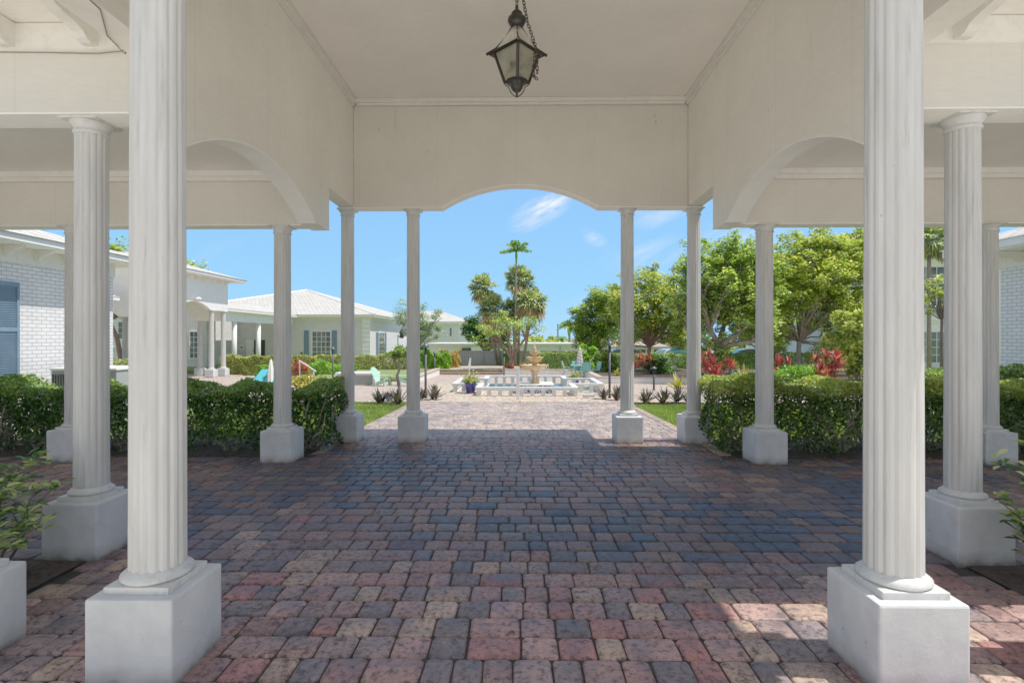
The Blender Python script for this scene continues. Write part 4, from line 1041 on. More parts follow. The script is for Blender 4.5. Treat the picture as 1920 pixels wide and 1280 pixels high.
STR(MB().box(-22, -14.9, 21.3, 28.2, GP - .2, GP + .006).build('pavilion_floor', PATIO))
# covered walks on both sides of the pavilion
def walk(label, y0, y1, ys, wall=True):
    w = thing('covered_walkway', label, 'walkway', (-17.5, (y0 + y1) / 2, GP), 0, 'covered walkways joining the pavilion')
    MB().box(-16.66, -16.44, y0, y1, 2.58, 3.0).build('beam', WHITE, w); MB().box(-16.62, -16.5, y0, y1, 3.002, 3.16).build('frieze_board', SOFF, w)
    MB().box(-19.9, -16.15, y0, y1, 3.162, 3.18).build('soffit', SOFF, w); MB().box(-16.15, -16.10, y0, y1, 3.14, 3.27).build('gutter', WHITE, w)
    MB().prism([(-16.08, 3.272), (-20.1, 3.272), (-18.2, 3.9)], 'y', y0, y1).build('roof', TILY, w)
    f = None
    for y_ in ys:
        c = MB().tube([(-16.55, y_, GP), (-16.55, y_, 2.575)], .13, 14).build('column', WHITE, w, smooth=True)
        MB().box(-16.75, -16.35, y_ - .2, y_ + .2, GP - .1, GP + .35).build('pedestal', STUC, c)
    return w
walk('covered walkway with round columns right of the pavilion leading to the far building', 28.15, 37.55, (30.0, 32.8, 35.6))
w_ = walk('covered walkway seen between the two left columns', 14.5, 20.75, (20.3, 17.3))
MB().box(-16.42, -16.2, 20.3, 20.55, 2.7, 2.95).build('wall_light', STEEL, w_)
# far left building
fb = thing('brick_building', 'long white brick building with hipped tile roof behind the left hedges', 'building', (-19, 45, -.2))
MB().box(-27, -11.0, 38.2, 56.5, -2.2, 3.15).build('wall', BRX, fb); MB().box(-10.999, -10.97, 38.2, 56.5, -2.2, 2.95).build('side_wall', BRY, fb)
MB().box(-25, -20.0, 33.0, 34.0, -.4, 3.1).build('wing_wall', BRX, fb); MB().box(-25, -20.9, 34.0, 38.19, -.4, 3.1).build('wing_wall', BRY, fb)
MB().box(-27.9, -10.55, 37.62, 57, 3.16, 3.20).build('soffit', SOFF, fb); MB().box(-27.95, -10.5, 37.57, 57.05, 3.202, 3.34).build('gutter', WHITE, fb)
MB().box(-27.03, -10.94, 38.16, 56.53, 2.96, 3.158).build('frieze_board', TRIM, fb)
A_ = [(-28, 37.5, 3.342), (-10.45, 37.5, 3.342), (-10.45, 57.1, 3.342), (-28, 57.1, 3.342), (-19.25, 47, 5.98)]
MB().add(A_, [(0, 1, 4), (2, 3, 4), (3, 2, 1, 0)]).build('roof', TILX, fb); MB().add(A_, [(1, 2, 4), (3, 0, 4)]).build('roof', TILY, fb)
cap = MB()
for i in range(4): cap.tube([A_[i], A_[4]], .09, 5)
cap.build('ridge_cap', WHITE, fb)
q = MB()
for k in range(9): q.box(-11.55 + .0, -10.96, 38.13, 38.197, .0 + k * .34, .3 + k * .34)
q.build('quoin', WHITE, fb)
xw = lambda px: at(px, 640, 38.2).x; zw = lambda py: 1.62 + (HZ - py) / F * 38.2
window(fb, 'y', 38.2, xw(586), xw(619.5), zw(669), zw(621.5), 4, 5); shutter(fb, 'y', 38.2, xw(570), xw(579.5), zw(670), zw(619), slats=False); shutter(fb, 'y', 38.2, xw(622.5), xw(632), zw(670), zw(619), slats=False)
window(fb, 'y', 33.0, at(357, 640, 33).x, at(378, 640, 33).x, 1.62 - 37 / F * 33, 1.62 + 12 / F * 33, 3, 5)
window(fb, 'x', -10.97, 40.4, 42.0, .25, 2.05, 2, 5, 1); shutter(fb, 'x', -10.97, 39.7, 40.3, .2, 2.1, 1, False); shutter(fb, 'x', -10.97, 42.1, 42.7, .2, 2.1, 1, False); shutter(fb, 'x', -10.97, 51, 51.6, .2, 2.1, 1, False)
d_ = MB().box(xw(463), xw(477), 38.1, 38.19, -.2, zw(637)).build('door', WHITE, fb); MB().box(xw(476), xw(476.6), 38.06, 38.098, .7, .8).build('handle', BLACK, d_)
MB().box(xw(477.3), xw(479), 38.12, 38.19, -.2, zw(637)).build('door_gap', DARK, fb); MB().box(xw(485.5), xw(497), 38.15, 38.19, -.2, zw(637)).build('doorway', DARK, fb)
MB().box(xw(564.5), xw(567.5), 38.1, 38.19, zw(665), zw(660.5)).build('meter_box', BLACK, fb)
s_ = thing('wall_plaque', 'small white square plaque with a dark diamond emblem on the far brick wall', 'plaque', (xw(454), 38.17, zw(651)))
MB().box(-.17, .17, -.03, .015, -.2, .2).build('board', WHITE, s_, local=True); MB().add([(0, -.034, -.11), (.11, -.034, 0), (0, -.034, .11), (-.11, -.034, 0)], [(0, 1, 2, 3)]).build('diamond_emblem', simple('maroon', (.08, .02, .03)), s_, local=True); MB().add([(0, -.038, -.035), (.035, -.038, 0), (0, -.038, .035), (-.035, -.038, 0)], [(0, 1, 2, 3)]).build('emblem_centre', WHITE, s_, local=True)
sc_ = thing('wall_lantern', 'black carriage lantern on the side wall of the far brick building', 'lantern', (-10.9, 46.9, 2.0))
MB().lathe([(.06, -.4), (.2, -.3), (.24, .1), (.3, .12), (.1, .35), (.02, .5)], (.3, 0, 0), 6).build('lamp_body', BLACK, sc_, local=True); MB().tube([(-.06, 0, -.1), (.1, 0, -.3), (.3, 0, -.35)], .04, 6).build('wall_arm', BLACK, sc_, local=True)
# distant pale house far left, seen between the columns
ho = thing('house', 'distant pale two storey house seen between the two left columns', 'house', (-40, 52, -1.9))
MB().box(-50, -30, 50, 58, -2, 4.6).build('wall', PALE, ho); MB().box(-50.5, -29.5, 49.5, 58.5, 4.6, 4.9).build('roof', WHITE, ho); MB().box(-50, -30, 49.6, 49.99, .7, .95).build('balcony_slab', WHITE, ho)
for k in range(8): window(ho, 'y', 50, -44 + k * 1.7, -43.2 + k * 1.7, 1.6, 3.2, 2, 3); window(ho, 'y', 50, -44 + k * 1.7, -43.2 + k * 1.7, -.5, .3, 1, 1)
# two storey house centre left
h2 = thing('house', 'white two storey house with balcony between the olive tree and the palms', 'house', (-11, 75, -1.9))
X7 = lambda px, Y=70: at(px, 640, Y).x
MB().box(-22, X7(860), 70, 84, -2, 3.55).build('wall', PALE, h2); MB().box(-22, X7(860) + .05, 69.95, 69.99, .9, 1.05).build('band_course', BLUE, h2)
MB().box(-23, X7(885), 69.2, 85, 3.56, 3.85).build('eave', WHITE, h2)
MB().add([(-23, 69.1, 3.853), (X7(885) + .1, 69.1, 3.853), (X7(885) + .1, 85, 3.853), (-23, 85, 3.853), (-16, 76.5, 5.6), (-11.5, 76.5, 5.6)], [(0, 1, 5, 4), (1, 2, 5), (2, 3, 4, 5), (3, 0, 4), (3, 2, 1, 0)]).build('roof', TILX, h2)
b_ = MB().box(X7(860) + .02, X7(884), 70.2, 73, .95, 1.15).build('balcony', WHITE, h2); mb = MB().box(X7(860) + .02, X7(866), 70.15, 70.19, 1.15, 2.3)
for k in range(6): mb.box(X7(866) + k * .22, X7(866) + .08 + k * .22, 70.15, 70.2, 1.15, 2.2)
mb.box(X7(866), X7(884), 70.14, 70.2, 2.2, 2.35).box(X7(884) - .1, X7(884), 70.2, 73, 2.2, 2.32); mb.build('railing', WHITE, b_)
window(h2, 'y', 70, X7(843), X7(847), 1.9, 3.0, 1, 2)
# low pale building
lb = thing('low_building', 'long low pale grey flat roofed building behind the grey fence', 'building', (-2, 52, -1.9))
X5 = lambda px: at(px, 640, 50).x; Z5 = lambda py: 1.62 + (HZ - py) / F * 50
MB().box(X5(795), X5(1088), 50, 60, -2, Z5(646)).build('wall', PALE, lb); MB().box(X5(793), X5(1090), 49.6, 60.4, Z5(646) + .002, Z5(643.2)).build('roof', TRIM, lb)
MB().box(X5(866), X5(883), 49.9, 49.99, Z5(659), Z5(652)).build('window', GLASS, lb); MB().box(X5(884), X5(956), 49.9, 49.99, Z5(658.5), Z5(649)).build('white_screen', WHITE, lb)
MB().box(X5(1042), X5(1068), 49.9, 49.99, Z5(664), Z5(656)).build('white_screen', WHITE, lb); MB().box(X5(1018), X5(1022), 49.85, 49.99, Z5(654), Z5(649)).build('vent_box', WHITE, lb); MB().box(X5(1049), X5(1051), 49.85, 49.99, Z5(656), Z5(649)).build('downpipe', STEEL, lb)
lb2 = thing('low_building', 'low house with brown tiled roof edge seen through the right trees', 'building', (12, 52, -1.9))
MB().box(X5(1090), X5(1330), 52, 62, -2, Z5(650)).build('wall', PALE, lb2); MB().prism([(51.2, Z5(650)), (62.5, Z5(650)), (57, Z5(636))], 'x', X5(1088), X5(1335)).build('roof', simple('brown_roof', (.33, .26, .22), .8), lb2)
for k in range(7): window(lb2, 'y', 52, X5(1130) + k * 1.8, X5(1130) + 1 + k * 1.8, -.6, .5, 2, 2)
# board fence
X3 = lambda px: at(px, 640, 36).x
fe = thing('board_fence', 'pale grey vertical board fence at the back of the terrace', 'fence', (0, 36, -.17))
m, t, b = nt('fence_boards'); v = coord(t); sx = N(t, 'ShaderNodeSeparateXYZ'); t.links.new(v, sx.inputs[0])
md = math_(t, 'MODULO', math_(t, 'ADD', sx.outputs[0], 50.0), .14)
t.links.new(mix(t, math_(t, 'LESS_THAN', md, .022), (.44, .43, .41), (.24, .23, .22)), b.inputs['Base Color']); b.inputs['Roughness'].default_value = .8
MB().box(X3(857), X3(1090), 36, 36.04, -.17, .71).build('boards', m, fe); MB().box(X3(857), X3(1090), 35.97, 36.06, .712, .76).build('top_rail', GREYP, fe)
for k in range(6): MB().box(X3(857) + k * 1.72, X3(857) + .1 + k * 1.72, 35.9, 35.965, -.2, .74).build('post', GREYP, fe)
p = at(1046, 640, 95); o = MB().tube([(p.x, 95, -2), (p.x, 95, 1.62 + 27 / F * 95)], [.16, .11], 6).build('utility_pole', BARKD); tag(o, 'thin dark utility pole beside the distant coconut palm', 'pole')

# cars beyond the right hedge
def car(px, Y, rz, m, label):
    x = at(px, 640, Y).x; z = -.62; root = thing('parked_car', label, 'car', (x, Y, z), rz, 'cars parked beyond the hedge')
    pr = [(-2.2, .35), (-2.25, .75), (-2.1, .88), (-1.2, .95), (-.6, 1.38), (-.2, 1.44), (.7, 1.43), (1.2, 1.32), (1.75, .98), (2.2, .9), (2.25, .4), (2.1, .28), (-2.1, .28)]
    MB().prism(pr, 'y', -.85, .85).build('body', m, root, local=True, bevel=.05)
    gp = [(-1.08, .96), (-.58, 1.34), (-.2, 1.39), (.68, 1.38), (1.1, 1.27), (1.5, 1.0)]
    MB().prism(gp, 'y', -.862, .862).build('side_window', GLASS, root, local=True)
    MB().add([(-1.19, -.7, .975), (-1.19, .7, .975), (-.64, .62, 1.375), (-.64, -.62, 1.375)], [(0, 1, 2, 3)]).build('windscreen', GLASS, root, local=True)
    for sx in (-1.35, 1.35):
        for sy in (-.8, .8):
            w = MB().lathe([(.1, -.1), (.32, -.1), (.33, .0), (.32, .1), (.1, .1)], n=20); w.v = [(a + sx, c + sy, b2 + .33) for a, b2, c in w.v]; wo = w.build('wheel', DARK, root, local=True)
            r_ = MB().lathe([(.02, -.11), (.19, -.11), (.19, .11), (.02, .11)], n=12); r_.v = [(a + sx, c + sy, b2 + .33) for a, b2, c in r_.v]; r_.build('rim', STEEL, wo, local=True)
    for sy in (-.6, .6): MB().box(-2.27, -2.2, sy - .16, sy + .16, .62, .76).build('headlight', WHITE, root, local=True)
def paint(name, c):
    m_ = simple(name, c, .25, .03, 2, 0); m_.node_tree.nodes['Principled BSDF'].inputs['Coat Weight'].default_value = .6; return m_
CW = paint('car_white', (.7, .7, .7)); CD = paint('car_dark', (.05, .06, .08)); CS = paint('car_silver', (.45, .47, .48))
car(1500, 38, .1, CW, 'white car behind the hedge beside the slender right tree trunk'); car(1258, 40, .15, CS, 'silver car behind the hedge below the open teal umbrella')
car(1165, 42, .0, CD, 'dark car behind the hedge right of the fountain lamp'); car(1400, 40, -.1, CD, 'dark car behind the hedge near the spreading tree')

# ------------------------------------------------------------ garden planting
random.seed(5)
gh = 'clipped hedges across the garden'
hedge('hedge', 'bright yellow-green hedge along the covered walkway beyond the pavilion', -16.2, -12.0, 27.9, 28.8, -.40, 1.02, 11000, .10, L_BRIGHT, group=gh, nb=0, asp=.34)
hedge('hedge', 'yellow-green hedge in front of the far brick building windows', -12.9, -6.3, 29.7, 30.7, -.2, .80, 14000, .10, L_BRIGHT, group=gh, nb=0)
hedge('hedge', 'dense green hedge behind the fountain and the teal patio table', at(1012, 660, 30.6).x, at(1094, 660, 30.6).x, 30.6, 31.6, -.2, .96, 11000, .07, L_HEDGE, group=gh, nb=0)
hedge('hedge', 'long clipped green hedge in front of the parked cars on the right', at(1120, 660, 31).x, at(1640, 660, 31).x, 31, 32, -.2, .87, 30000, .09, L_HEDGE, group=gh, nb=0)
hedge('hedge', 'bright hedge beside the air conditioning unit on the left', -13, -9.3, 13.0, 14.0, -.1, 1.14, 14000, .06, L_BRIGHT, group=gh, nb=10)
hedge('hedge', 'low dark green hedge against the right brick building', 7.2, 9.9, 8.9, 9.6, 0, 1.06, 14000, .06, L_HEDGE, group=gh, nb=10)
hedge('shrub', 'lime green rounded ground shrub below the far building window', -10.7, -8.6, 25.6, 27.2, -.38, .72, 9000, .08, L_LIME, group='lime shrubs', nb=0, cat='shrub', wob=.10)
hedge('shrub', 'small lime green shrub left of the closed pale umbrella', at(484, 690, 26).x, at(506, 690, 26).x, 25.8, 26.5, -.36, .60, 3000, .08, L_LIME, group='lime shrubs', nb=0, cat='shrub', wob=.10)
hedge('shrub', 'green clipped column shrub left of the fountain tree', at(944, 660, 34).x, at(960, 660, 34).x, 34, 34.6, -.17, 1.28, 5000, .07, L_LIME, nb=0, cat='shrub', wob=.06)
for (a0, a1, y_, h_, m_, lb_) in ((786, 812, 30.6, .95, L_LIME, 'green rounded shrub behind the left path lamp'), (812, 840, 30.2, .85, L_LIME, 'green mounded shrub left of the brick steps'),
                             (826, 858, 31.6, 1.0, L_CROT, 'orange tinged croton shrub beside the grey fence'), (783, 800, 32.5, 1.2, L_DEEP, 'dark green shrub below the olive tree')):
    hedge('shrub', lb_, at(a0, 660, y_).x, at(a1, 660, y_).x, y_, y_ + .9, -.2, h_, 4500, .09, m_, group='shrubs left of the brick steps', nb=0, cat='shrub', wob=.12)
def bush(px, y0, y1, w, Y, m, size, label, n=2500, zb=None, cat='bush'):
    c = at(px, (y0 + y1) / 2, Y); r = w / F * Y / 2; h = (y1 - y0) / F * Y / 2
    cen = [(random.gauss(0, .5) * r, random.gauss(0, .4) * r, (random.uniform(-.85, .85)) * h) for _ in range(26)]
    zb = gz(Y) if zb is None else zb; root = thing('bush', label, cat, (c.x, Y, zb), 0, 'leafy bushes around the courtyard')
    q = clump_cloud([(a, b2, d + c.z - zb) for a, b2, d in cen], r * .42, n / 26, size, .5, .34)
    quads_obj('foliage', q, m, root)
    mb = MB()
    for a, b2, d in cen[:9]: mb.tube([(a * .2, b2 * .2, 0), (a * .6, b2 * .6, (c.z - zb) * .5), (a, b2, d + c.z - zb)], [.03, .02, .008], 5)
    mb.build('stems', BARKD, root, local=True, fix=False)
bush(1106, 648, 690, 34, 29.9, L_LIME, .16, 'lime leafed bush behind the closed striped umbrella')
bush(1140, 660, 700, 40, 27.5, L_TREE, .15, 'large leafed bush behind the right fountain lamp')
bush(1232, 668, 702, 44, 25, L_DEEP, .12, 'dark leafy bush mixed with the pink cordyline')
bush(1612, 575, 712, 74, 18.5, L_TREEY, .13, 'tall green bush beside the large right front column', 9000)
bush(1345, 655, 690, 60, 22.4, L_TREE, .11, 'leafy shoots around the trunk of the spreading tree', 2600)
bush(1500, 690, 712, 70, 17.5, L_LIME, .08, 'low green plants at the foot of the slender right trunk', 2500)
bush(575, 706, 724, 50, 19.5, L_AGAVE, .10, 'low yellow green plants under the left cordyline', 1500)
bush(985, 684, 697, 40, 29.9, L_CROT, .10, 'low mixed planting on the wall behind the fountain', 1200)
def cordy(px, ytop, ybase, Y, w, m, nh, label, L=None, group='red cordylines around the courtyard', zb=None):
    c = at(px, ybase, Y); zb = gz(Y) if zb is None else zb; H = 1.62 + (HZ - ytop) / F * Y - zb; r = w / F * Y / 2
    L = L or min(.42, max(.28, r * .7)); zlo = max(.1, 1.62 + (HZ - ybase) / F * Y - zb)
    hd = [(random.uniform(-1, 1) * max(.03, r - L * .55), random.uniform(-.5, .5) * r, random.uniform(zlo, max(zlo + .05, H - L * .75))) for _ in range(nh)]
    hd[0] = (0, 0, H - L * .8)
    rosette_plant('cordyline', label, 'plant', (c.x, Y, zb), m, hd, L * 1.1, L * .13, (.05, 1.45), 19, .22, group)
cordy(563, 672, 708, 21, 52, L_ORED, 14, 'orange red cordyline beside the second left column')
cordy(1214, 660, 698, 25, 52, L_RED, 10, 'pink leafed cordyline in the planter right of the fountain')
cordy(1328, 650, 706, 19, 56, L_RED, 13, 'tall dark red cordyline left of the spreading tree trunk')
cordy(1362, 668, 700, 19.3, 44, L_RED, 8, 'maroon cordyline right of the spreading tree trunk')
cordy(1458, 664, 700, 18, 54, L_RED, 6, 'bright scarlet cordyline beside the black lamp on the right')
cordy(1549, 652, 705, 17.6, 74, L_RED, 17, 'large crimson cordyline in front of the tall green bush')
cordy(1546, 686, 708, 16.5, 26, L_ORED, 2, 'small bright coral cordyline above the right hedge')
cordy(960, 682, 695, 29.9, 40, L_ORED, 8, 'low red orange cordyline at the base of the fountain tree', .3)
cordy(1190, 672, 700, 24, 16, L_RED, 3, 'narrow red cordyline right of the brown tree trunk')
for px, yb, Lm, lb_ in ((711, 757, .40, 'grey purple bromeliad on the lawn edge left of the path'), (743, 759, .46, 'tall spiked bromeliad at the foot of the twisted tree'), (728, 752, .3, 'small bromeliad between two larger ones on the left'), (787, 750, .36, 'bromeliad directly left of the left path lamp'), (812, 749, .46, 'dry brown bromeliad right of the left path lamp'),
                        (1131, 748, .36, 'brown bromeliad left of the right path lamp'), (1156, 750, .42, 'brown bromeliad right of the right path lamp'), (1209, 757, .42, 'silver bromeliad nearest the path on the right'), (1242, 757, .45, 'large silver bromeliad beside the dark bollard'), (1268, 754, .46, 'spreading dark bromeliad beside the right corner column'), (1290, 756, .4, 'bromeliad half hidden by the right corner column')):
    p = gr(px, yb); rosette_plant('bromeliad', lb_, 'plant', p, L_BROM, [(0, 0, .03), (.07, .05, .06)], Lm * 1.18, .055, (.35, 1.35), 20, .18, 'bromeliads beside the path')
for px, y_, L, zb, lb_ in ((1272, 17, .62, None, 'yellow striped agave between the bromeliads and the corner column'), (1393, 16.5, .95, None, 'large yellow striped agave behind the right hedge'), (1160, 24, .5, None, 'yellow agave behind the right inner column')):
    rosette_plant('agave', lb_, 'plant', (at(px, 700, y_).x, y_, gz(y_)), L_AGAVE, [(0, 0, .12)], L, .085, (.5, 1.4), 30, .08, 'yellow agaves')

# fan palms
def fan_palm(px, py, Y, rpx, bx, by, label, dry=.35, n=46, r0=.095, group='fan palms behind the fountain'):
    c = at(px, py, Y); r = rpx / F * Y; b0 = at(bx, by, Y); zb = gz(Y) if Y < 37 else -1.9
    root = thing('fan_palm', label, 'palm', (b0.x, Y, zb), 0, group); O = Vector((c.x - b0.x, 0, c.z - zb))
    G = []; B = []
    for i in range(int(n * 2.6)):
        e = math.asin(random.uniform(-.93, .99)); a = random.uniform(0, 2 * PI); d = Vector((math.cos(a) * math.cos(e), math.sin(a) * math.cos(e), math.sin(e)))
        c0 = O + Vector((0, 0, -r * .05)); tip = c0 + d * r * random.uniform(.30, .66)
        brown = e < -.55 + (dry - .35) * .6 and random.random() < .75; tgt = B if brown else G
        sd = d.cross(Vector((0, 0, 1))).normalized() if abs(d.z) < .98 else Vector((1, 0, 0)); up = sd.cross(d)
        s_ = sd * .012; tgt.append([c0 - s_, c0 + s_, tip + s_, tip - s_])
        for k in range(13):
            q = (k - 6) / 6 * 1.5; dd = (d * math.cos(q) + sd * math.sin(q) + up * random.uniform(-.1, .25)).normalized(); L = r * random.uniform(.42, .58) * (1 - .15 * abs(q))
            dr = Vector((0, 0, -L * random.uniform(.15, .6) - (L * .5 if brown else 0))); pw = dd.cross(up).normalized() * (.03 + r * .016)
            mid = tip + dd * L * .55; end = tip + dd * L * .9 + dr * .6
            tgt.append([tip, mid - pw, end, mid + pw])
    for nm, lst, m_ in (('fronds', G, L_SABAL), ('dry_fronds', B, L_SABBR)):
        if lst: quads_obj(nm, np.array([[tuple(v) for v in q] for q in lst]), m_, root)
    MB().tube([(0, 0, -.1), Vector((O.x * .45, 0, O.z * .4)), Vector((O.x * .85, 0, O.z * .8)), O], [r0 * 1.15, r0, r0 * .9, r0 * .8], 9).build('trunk', BARK if r0 < .2 else BARKD, root, local=True, smooth=True)
fan_palm(905, 538, 35.5, 32, 934, 690, 'fan palm with round green crown, farthest left of the palm group')
fan_palm(925, 578, 34.8, 36, 939, 690, 'fan palm with brown skirt leaning left behind the dark tree', .7, 56)
fan_palm(973, 524, 35.5, 34, 972, 690, 'tallest fan palm behind the slender feather palm')
fan_palm(997, 566, 34.5, 36, 980, 690, 'fan palm with dry brown fronds on the right of the group', .8, 60)
fan_palm(962, 580, 36.2, 28, 966, 690, 'short fan palm in the middle of the palm group', .8)
fan_palm(1612, 452, 30, 34, 1612, 700, 'dark fan palm top showing left of the large right column', .1, group='fan palms among the right trees')
fan_palm(1742, 448, 27, 46, 1742, 700, 'fan palm above the right house between the columns', .2, group='fan palms among the right trees')
fan_palm(1588, 470, 32, 40, 1588, 700, 'pale fan palm crown behind the yellow green right tree', .2, group='fan palms among the right trees')
fan_palm(1453, 632, 33, 34, 1453, 705, 'low fan palm with drooping fronds behind the right hedge', .3, group='fan palms among the right trees')
def feather_palm(px, py, Y, rpx, bx, label, nf, r0, zb, m_=L_PALM, droop=.75, name='feather_palm'):
    c = at(px, py, Y); r = rpx / F * Y; b0 = at(bx, py, Y); root = thing(name, label, 'palm', (b0.x, Y, zb)); O = Vector((c.x - b0.x, 0, c.z - zb)); G = []
    for i in range(nf):
        a = 2 * PI * i / nf + random.uniform(-.25, .25); e = random.uniform(.15, 1.35); d = Vector((math.cos(a), math.sin(a), 0)); pts = []
        for s in range(13):
            tt = s / 12; pts.append(O + d * (r * tt * math.cos(e * .8)) * 1.05 + Vector((0, 0, r * (tt * math.sin(e) - droop * tt * tt))))
        sd = Vector((-d.y, d.x, 0))
        for s in range(12):
            p0, p1 = pts[s], pts[s + 1]; w_ = Vector((0, 0, .014)); G.append([p0, p1, p1 + w_, p0 + w_])
            tg = (p1 - p0).normalized(); L = r * .27 * math.sin(PI * min(1, .12 + s / 12 * .85)) + .05
            for sg in (-1, 1):
                for h_ in (0, .5):
                    b_ = p0.lerp(p1, h_); dd = (sd * sg * .8 + tg * .55 + Vector((0, 0, random.uniform(-.65, .05)))).normalized(); wv = tg * (.028 + r * .016)
                    G.append([b_, b_ + dd * L * .5 + wv, b_ + dd * L + Vector((0, 0, -L * .18)), b_ + dd * L * .5 - wv])
    quads_obj('fronds', np.array([[tuple(v) for v in q] for q in G]), m_, root)
    MB().tube([(0, 0, -.1), (O.x * .3, 0, O.z * .3), (O.x * .7, 0, O.z * .7), O + Vector((0, 0, .02))], [r0 * 1.3, r0, r0 * .9, r0 * .8], 9).build('trunk', BARK, root, local=True, smooth=True)
    MB().tube([O - Vector((0, 0, r * .75)), O - Vector((0, 0, r * .3)), O + Vector((0, 0, .05))], [r0 * .9, r0 * 1.5, r0 * .8], 9).build('crownshaft', L_LIME, root, local=True, smooth=True)
feather_palm(968, 470, 34, 31, 966, 'tall slender feather palm rising above the fan palms', 15, .06, -.17, droop=.40)
feather_palm(1067, 610, 62, 25, 1069, 'distant coconut palm beside the utility pole', 18, .16, -1.95, name='coconut_palm')
feather_palm(1054, 634, 66, 13, 1054, 'small distant palm below the utility pole', 12, .14, -1.95, name='coconut_palm')

# broadleaf trees
def T(label, px, ybase, Y, blobs, r0, nclump, per, cr, size, m, bark, fork, lean=0, zb=None, **kw):
    zb = gz(Y) if zb is None else zb; b0 = at(px, ybase, Y); k = Y / F
    cr_ = [((bx - px) * k, random.uniform(-.3, .3) * w * k, 1.62 + (HZ - by) * k - zb, w * k, w * k * kw.get('dep', .8), h * k) for bx, by, w, h in blobs]
    fz = 1.62 + (HZ - fork) * k - zb
    kw.pop('dep', None)
    tp = [(0, 0, -.15), (lean * .3, 0, fz * .35), (lean * .55, .02, fz * .7), (lean, 0, fz)]
    return tree(kw.pop('name', 'tree'), label, (b0.x, Y, zb), tp, r0, cr_, nclump, per, cr, size, m, bark, **kw)
g1 = 'broad leafed trees right of the fountain'
T('small olive grey tree behind the left inner column', 785, 690, 41, [(783, 600, 46, 36), (765, 590, 28, 26), (805, 618, 32, 20)], .10, 120, 60, .42, .15, L_OLIVE, BARK, 652, nlimb=40, shell=.4)
T('dense dark green tree behind the leaning palm trunks', 912, 690, 44, [(900, 622, 30, 26), (930, 632, 30, 22), (890, 612, 18, 20)], .14, 120, 90, .5, .2, L_DEEP, BARKD, 665, zb=-1.2)
T('open branched tree with grey limbs directly behind the fountain', 958, 697, 30.3, [(925, 622, 42, 20), (985, 612, 42, 20), (955, 604, 40, 14), (902, 640, 24, 14), (1018, 618, 14, 12)], .17, 80, 42, .30, .13, L_TREE, BARKR, 668, lean=.1, zb=-.17, nlimb=60, shell=.3, fork=[(-.45, .1, 1.5), (.35, -.1, 1.7), (.9, .1, 1.9)], bark_=None) if False else None
def centre_tree():
    Y = 30.3; k = Y / F; px = 958
    blobs = [(925, 622, 42, 20), (985, 612, 42, 20), (955, 604, 40, 14), (902, 640, 24, 14), (1018, 618, 14, 12)]
    cr_ = [((bx - px) * k, 0, 1.62 + (HZ - by) * k + .17, w * k, w * k * .7, h * k) for bx, by, w, h in blobs]
    tree('tree', 'open branched tree with grey limbs directly behind the fountain', (at(px, 690, Y).x, Y, -.17), [(0, 0, -.1), (0, 0, .35), (.05, 0, .62)], .15, cr_, 84, 36, .34, .12, L_TREE, BARKR, nlimb=60, shell=.25,
         fork=[(-.55, .1, 1.5), (.35, -.15, 1.75), (.85, .1, 1.8), (-.15, .2, 1.7)])
centre_tree()
T('dense rounded tree left of the right inner column', 1125, 700, 34, [(1122, 600, 38, 50), (1104, 628, 28, 30), (1150, 575, 32, 40), (1085, 610, 18, 40)], .14, 300, 100, .38, .15, L_TREE, BARK, 655, group=g1)
T('yellow tinged tree with brown trunk between the right inner columns', 1211, 704, 27.5, [(1215, 580, 76, 60), (1180, 605, 50, 44), (1262, 570, 56, 60), (1228, 530, 50, 36), (1165, 570, 36, 36), (1285, 610, 40, 40), (1190, 540, 40, 34), (1150, 640, 30, 14), (1265, 640, 40, 14)], .15, 330, 70, .38, .16, L_TREEY, BARKR, 650, group=g1, lean=.2, nlimb=44, shell=.35)
def spread():
    Y = 22.5; k = Y / F; px = 1348
    blobs = [(1348, 530, 72, 76), (1306, 585, 48, 54), (1395, 590, 60, 48), (1370, 478, 56, 40), (1288, 550, 34, 50), (1345, 655, 36, 20), (1420, 540, 56, 66), (1400, 500, 60, 50), (1300, 500, 40, 40), (1300, 645, 30, 16), (1425, 632, 44, 20)]
    zb = gz(Y); cr_ = [((bx - px) * k, random.uniform(-.3, .3), 1.62 + (HZ - by) * k - zb, w * k, w * k * .8, h * k) for bx, by, w, h in blobs]
    tree('tree', 'spreading tree with thick pale limbs behind the right hedge', (at(px, 700, Y).x, Y, zb), [(0, 0, -.1), (.02, 0, .5), (-.05, 0, 1.1), (-.03, 0, 1.5)], .23, cr_, 720, 64, .30, .135, L_TREE, BARK, group=g1, nlimb=70, shell=.35,
         fork=[(1.3, -.2, 1.75), (-1.1, .1, 1.9), (.3, .2, 2.5), (.7, -.3, 2.1), (-.45, -.2, 2.3)])
spread()
T('yellow green tree with slender straight pale trunk on the right', 1498, 706, 24.5, [(1500, 530, 76, 76), (1560, 510, 66, 70), (1450, 560, 56, 66), (1575, 600, 62, 66), (1530, 465, 60, 36), (1620, 540, 44, 70), (1450, 500, 56, 46), (1600, 470, 50, 40), (1440, 610, 44, 30), (1545, 655, 44, 24), (1460, 645, 30, 12)], .14, 860, 64, .33, .145, L_TREEY, BARK, 640, group=g1, nlimb=70, shell=.35)
T('loose pale green tree filling the gap behind the two right inner columns', 1283, 704, 33, [(1283, 600, 52, 44), (1310, 560, 36, 34), (1250, 625, 40, 20)], .12, 150, 60, .42, .17, L_TREEY, BARK, 655, group=g1, nlimb=40, shell=.3, zb=-.3)
T('loose green tree behind the spreading tree and its yellow neighbour', 1432, 704, 31, [(1435, 560, 60, 60), (1420, 500, 46, 36), (1470, 610, 46, 34), (1400, 620, 40, 24)], .14, 240, 60, .42, .17, L_TREE, BARK, 655, group=g1, nlimb=50, shell=.3, zb=-.3)
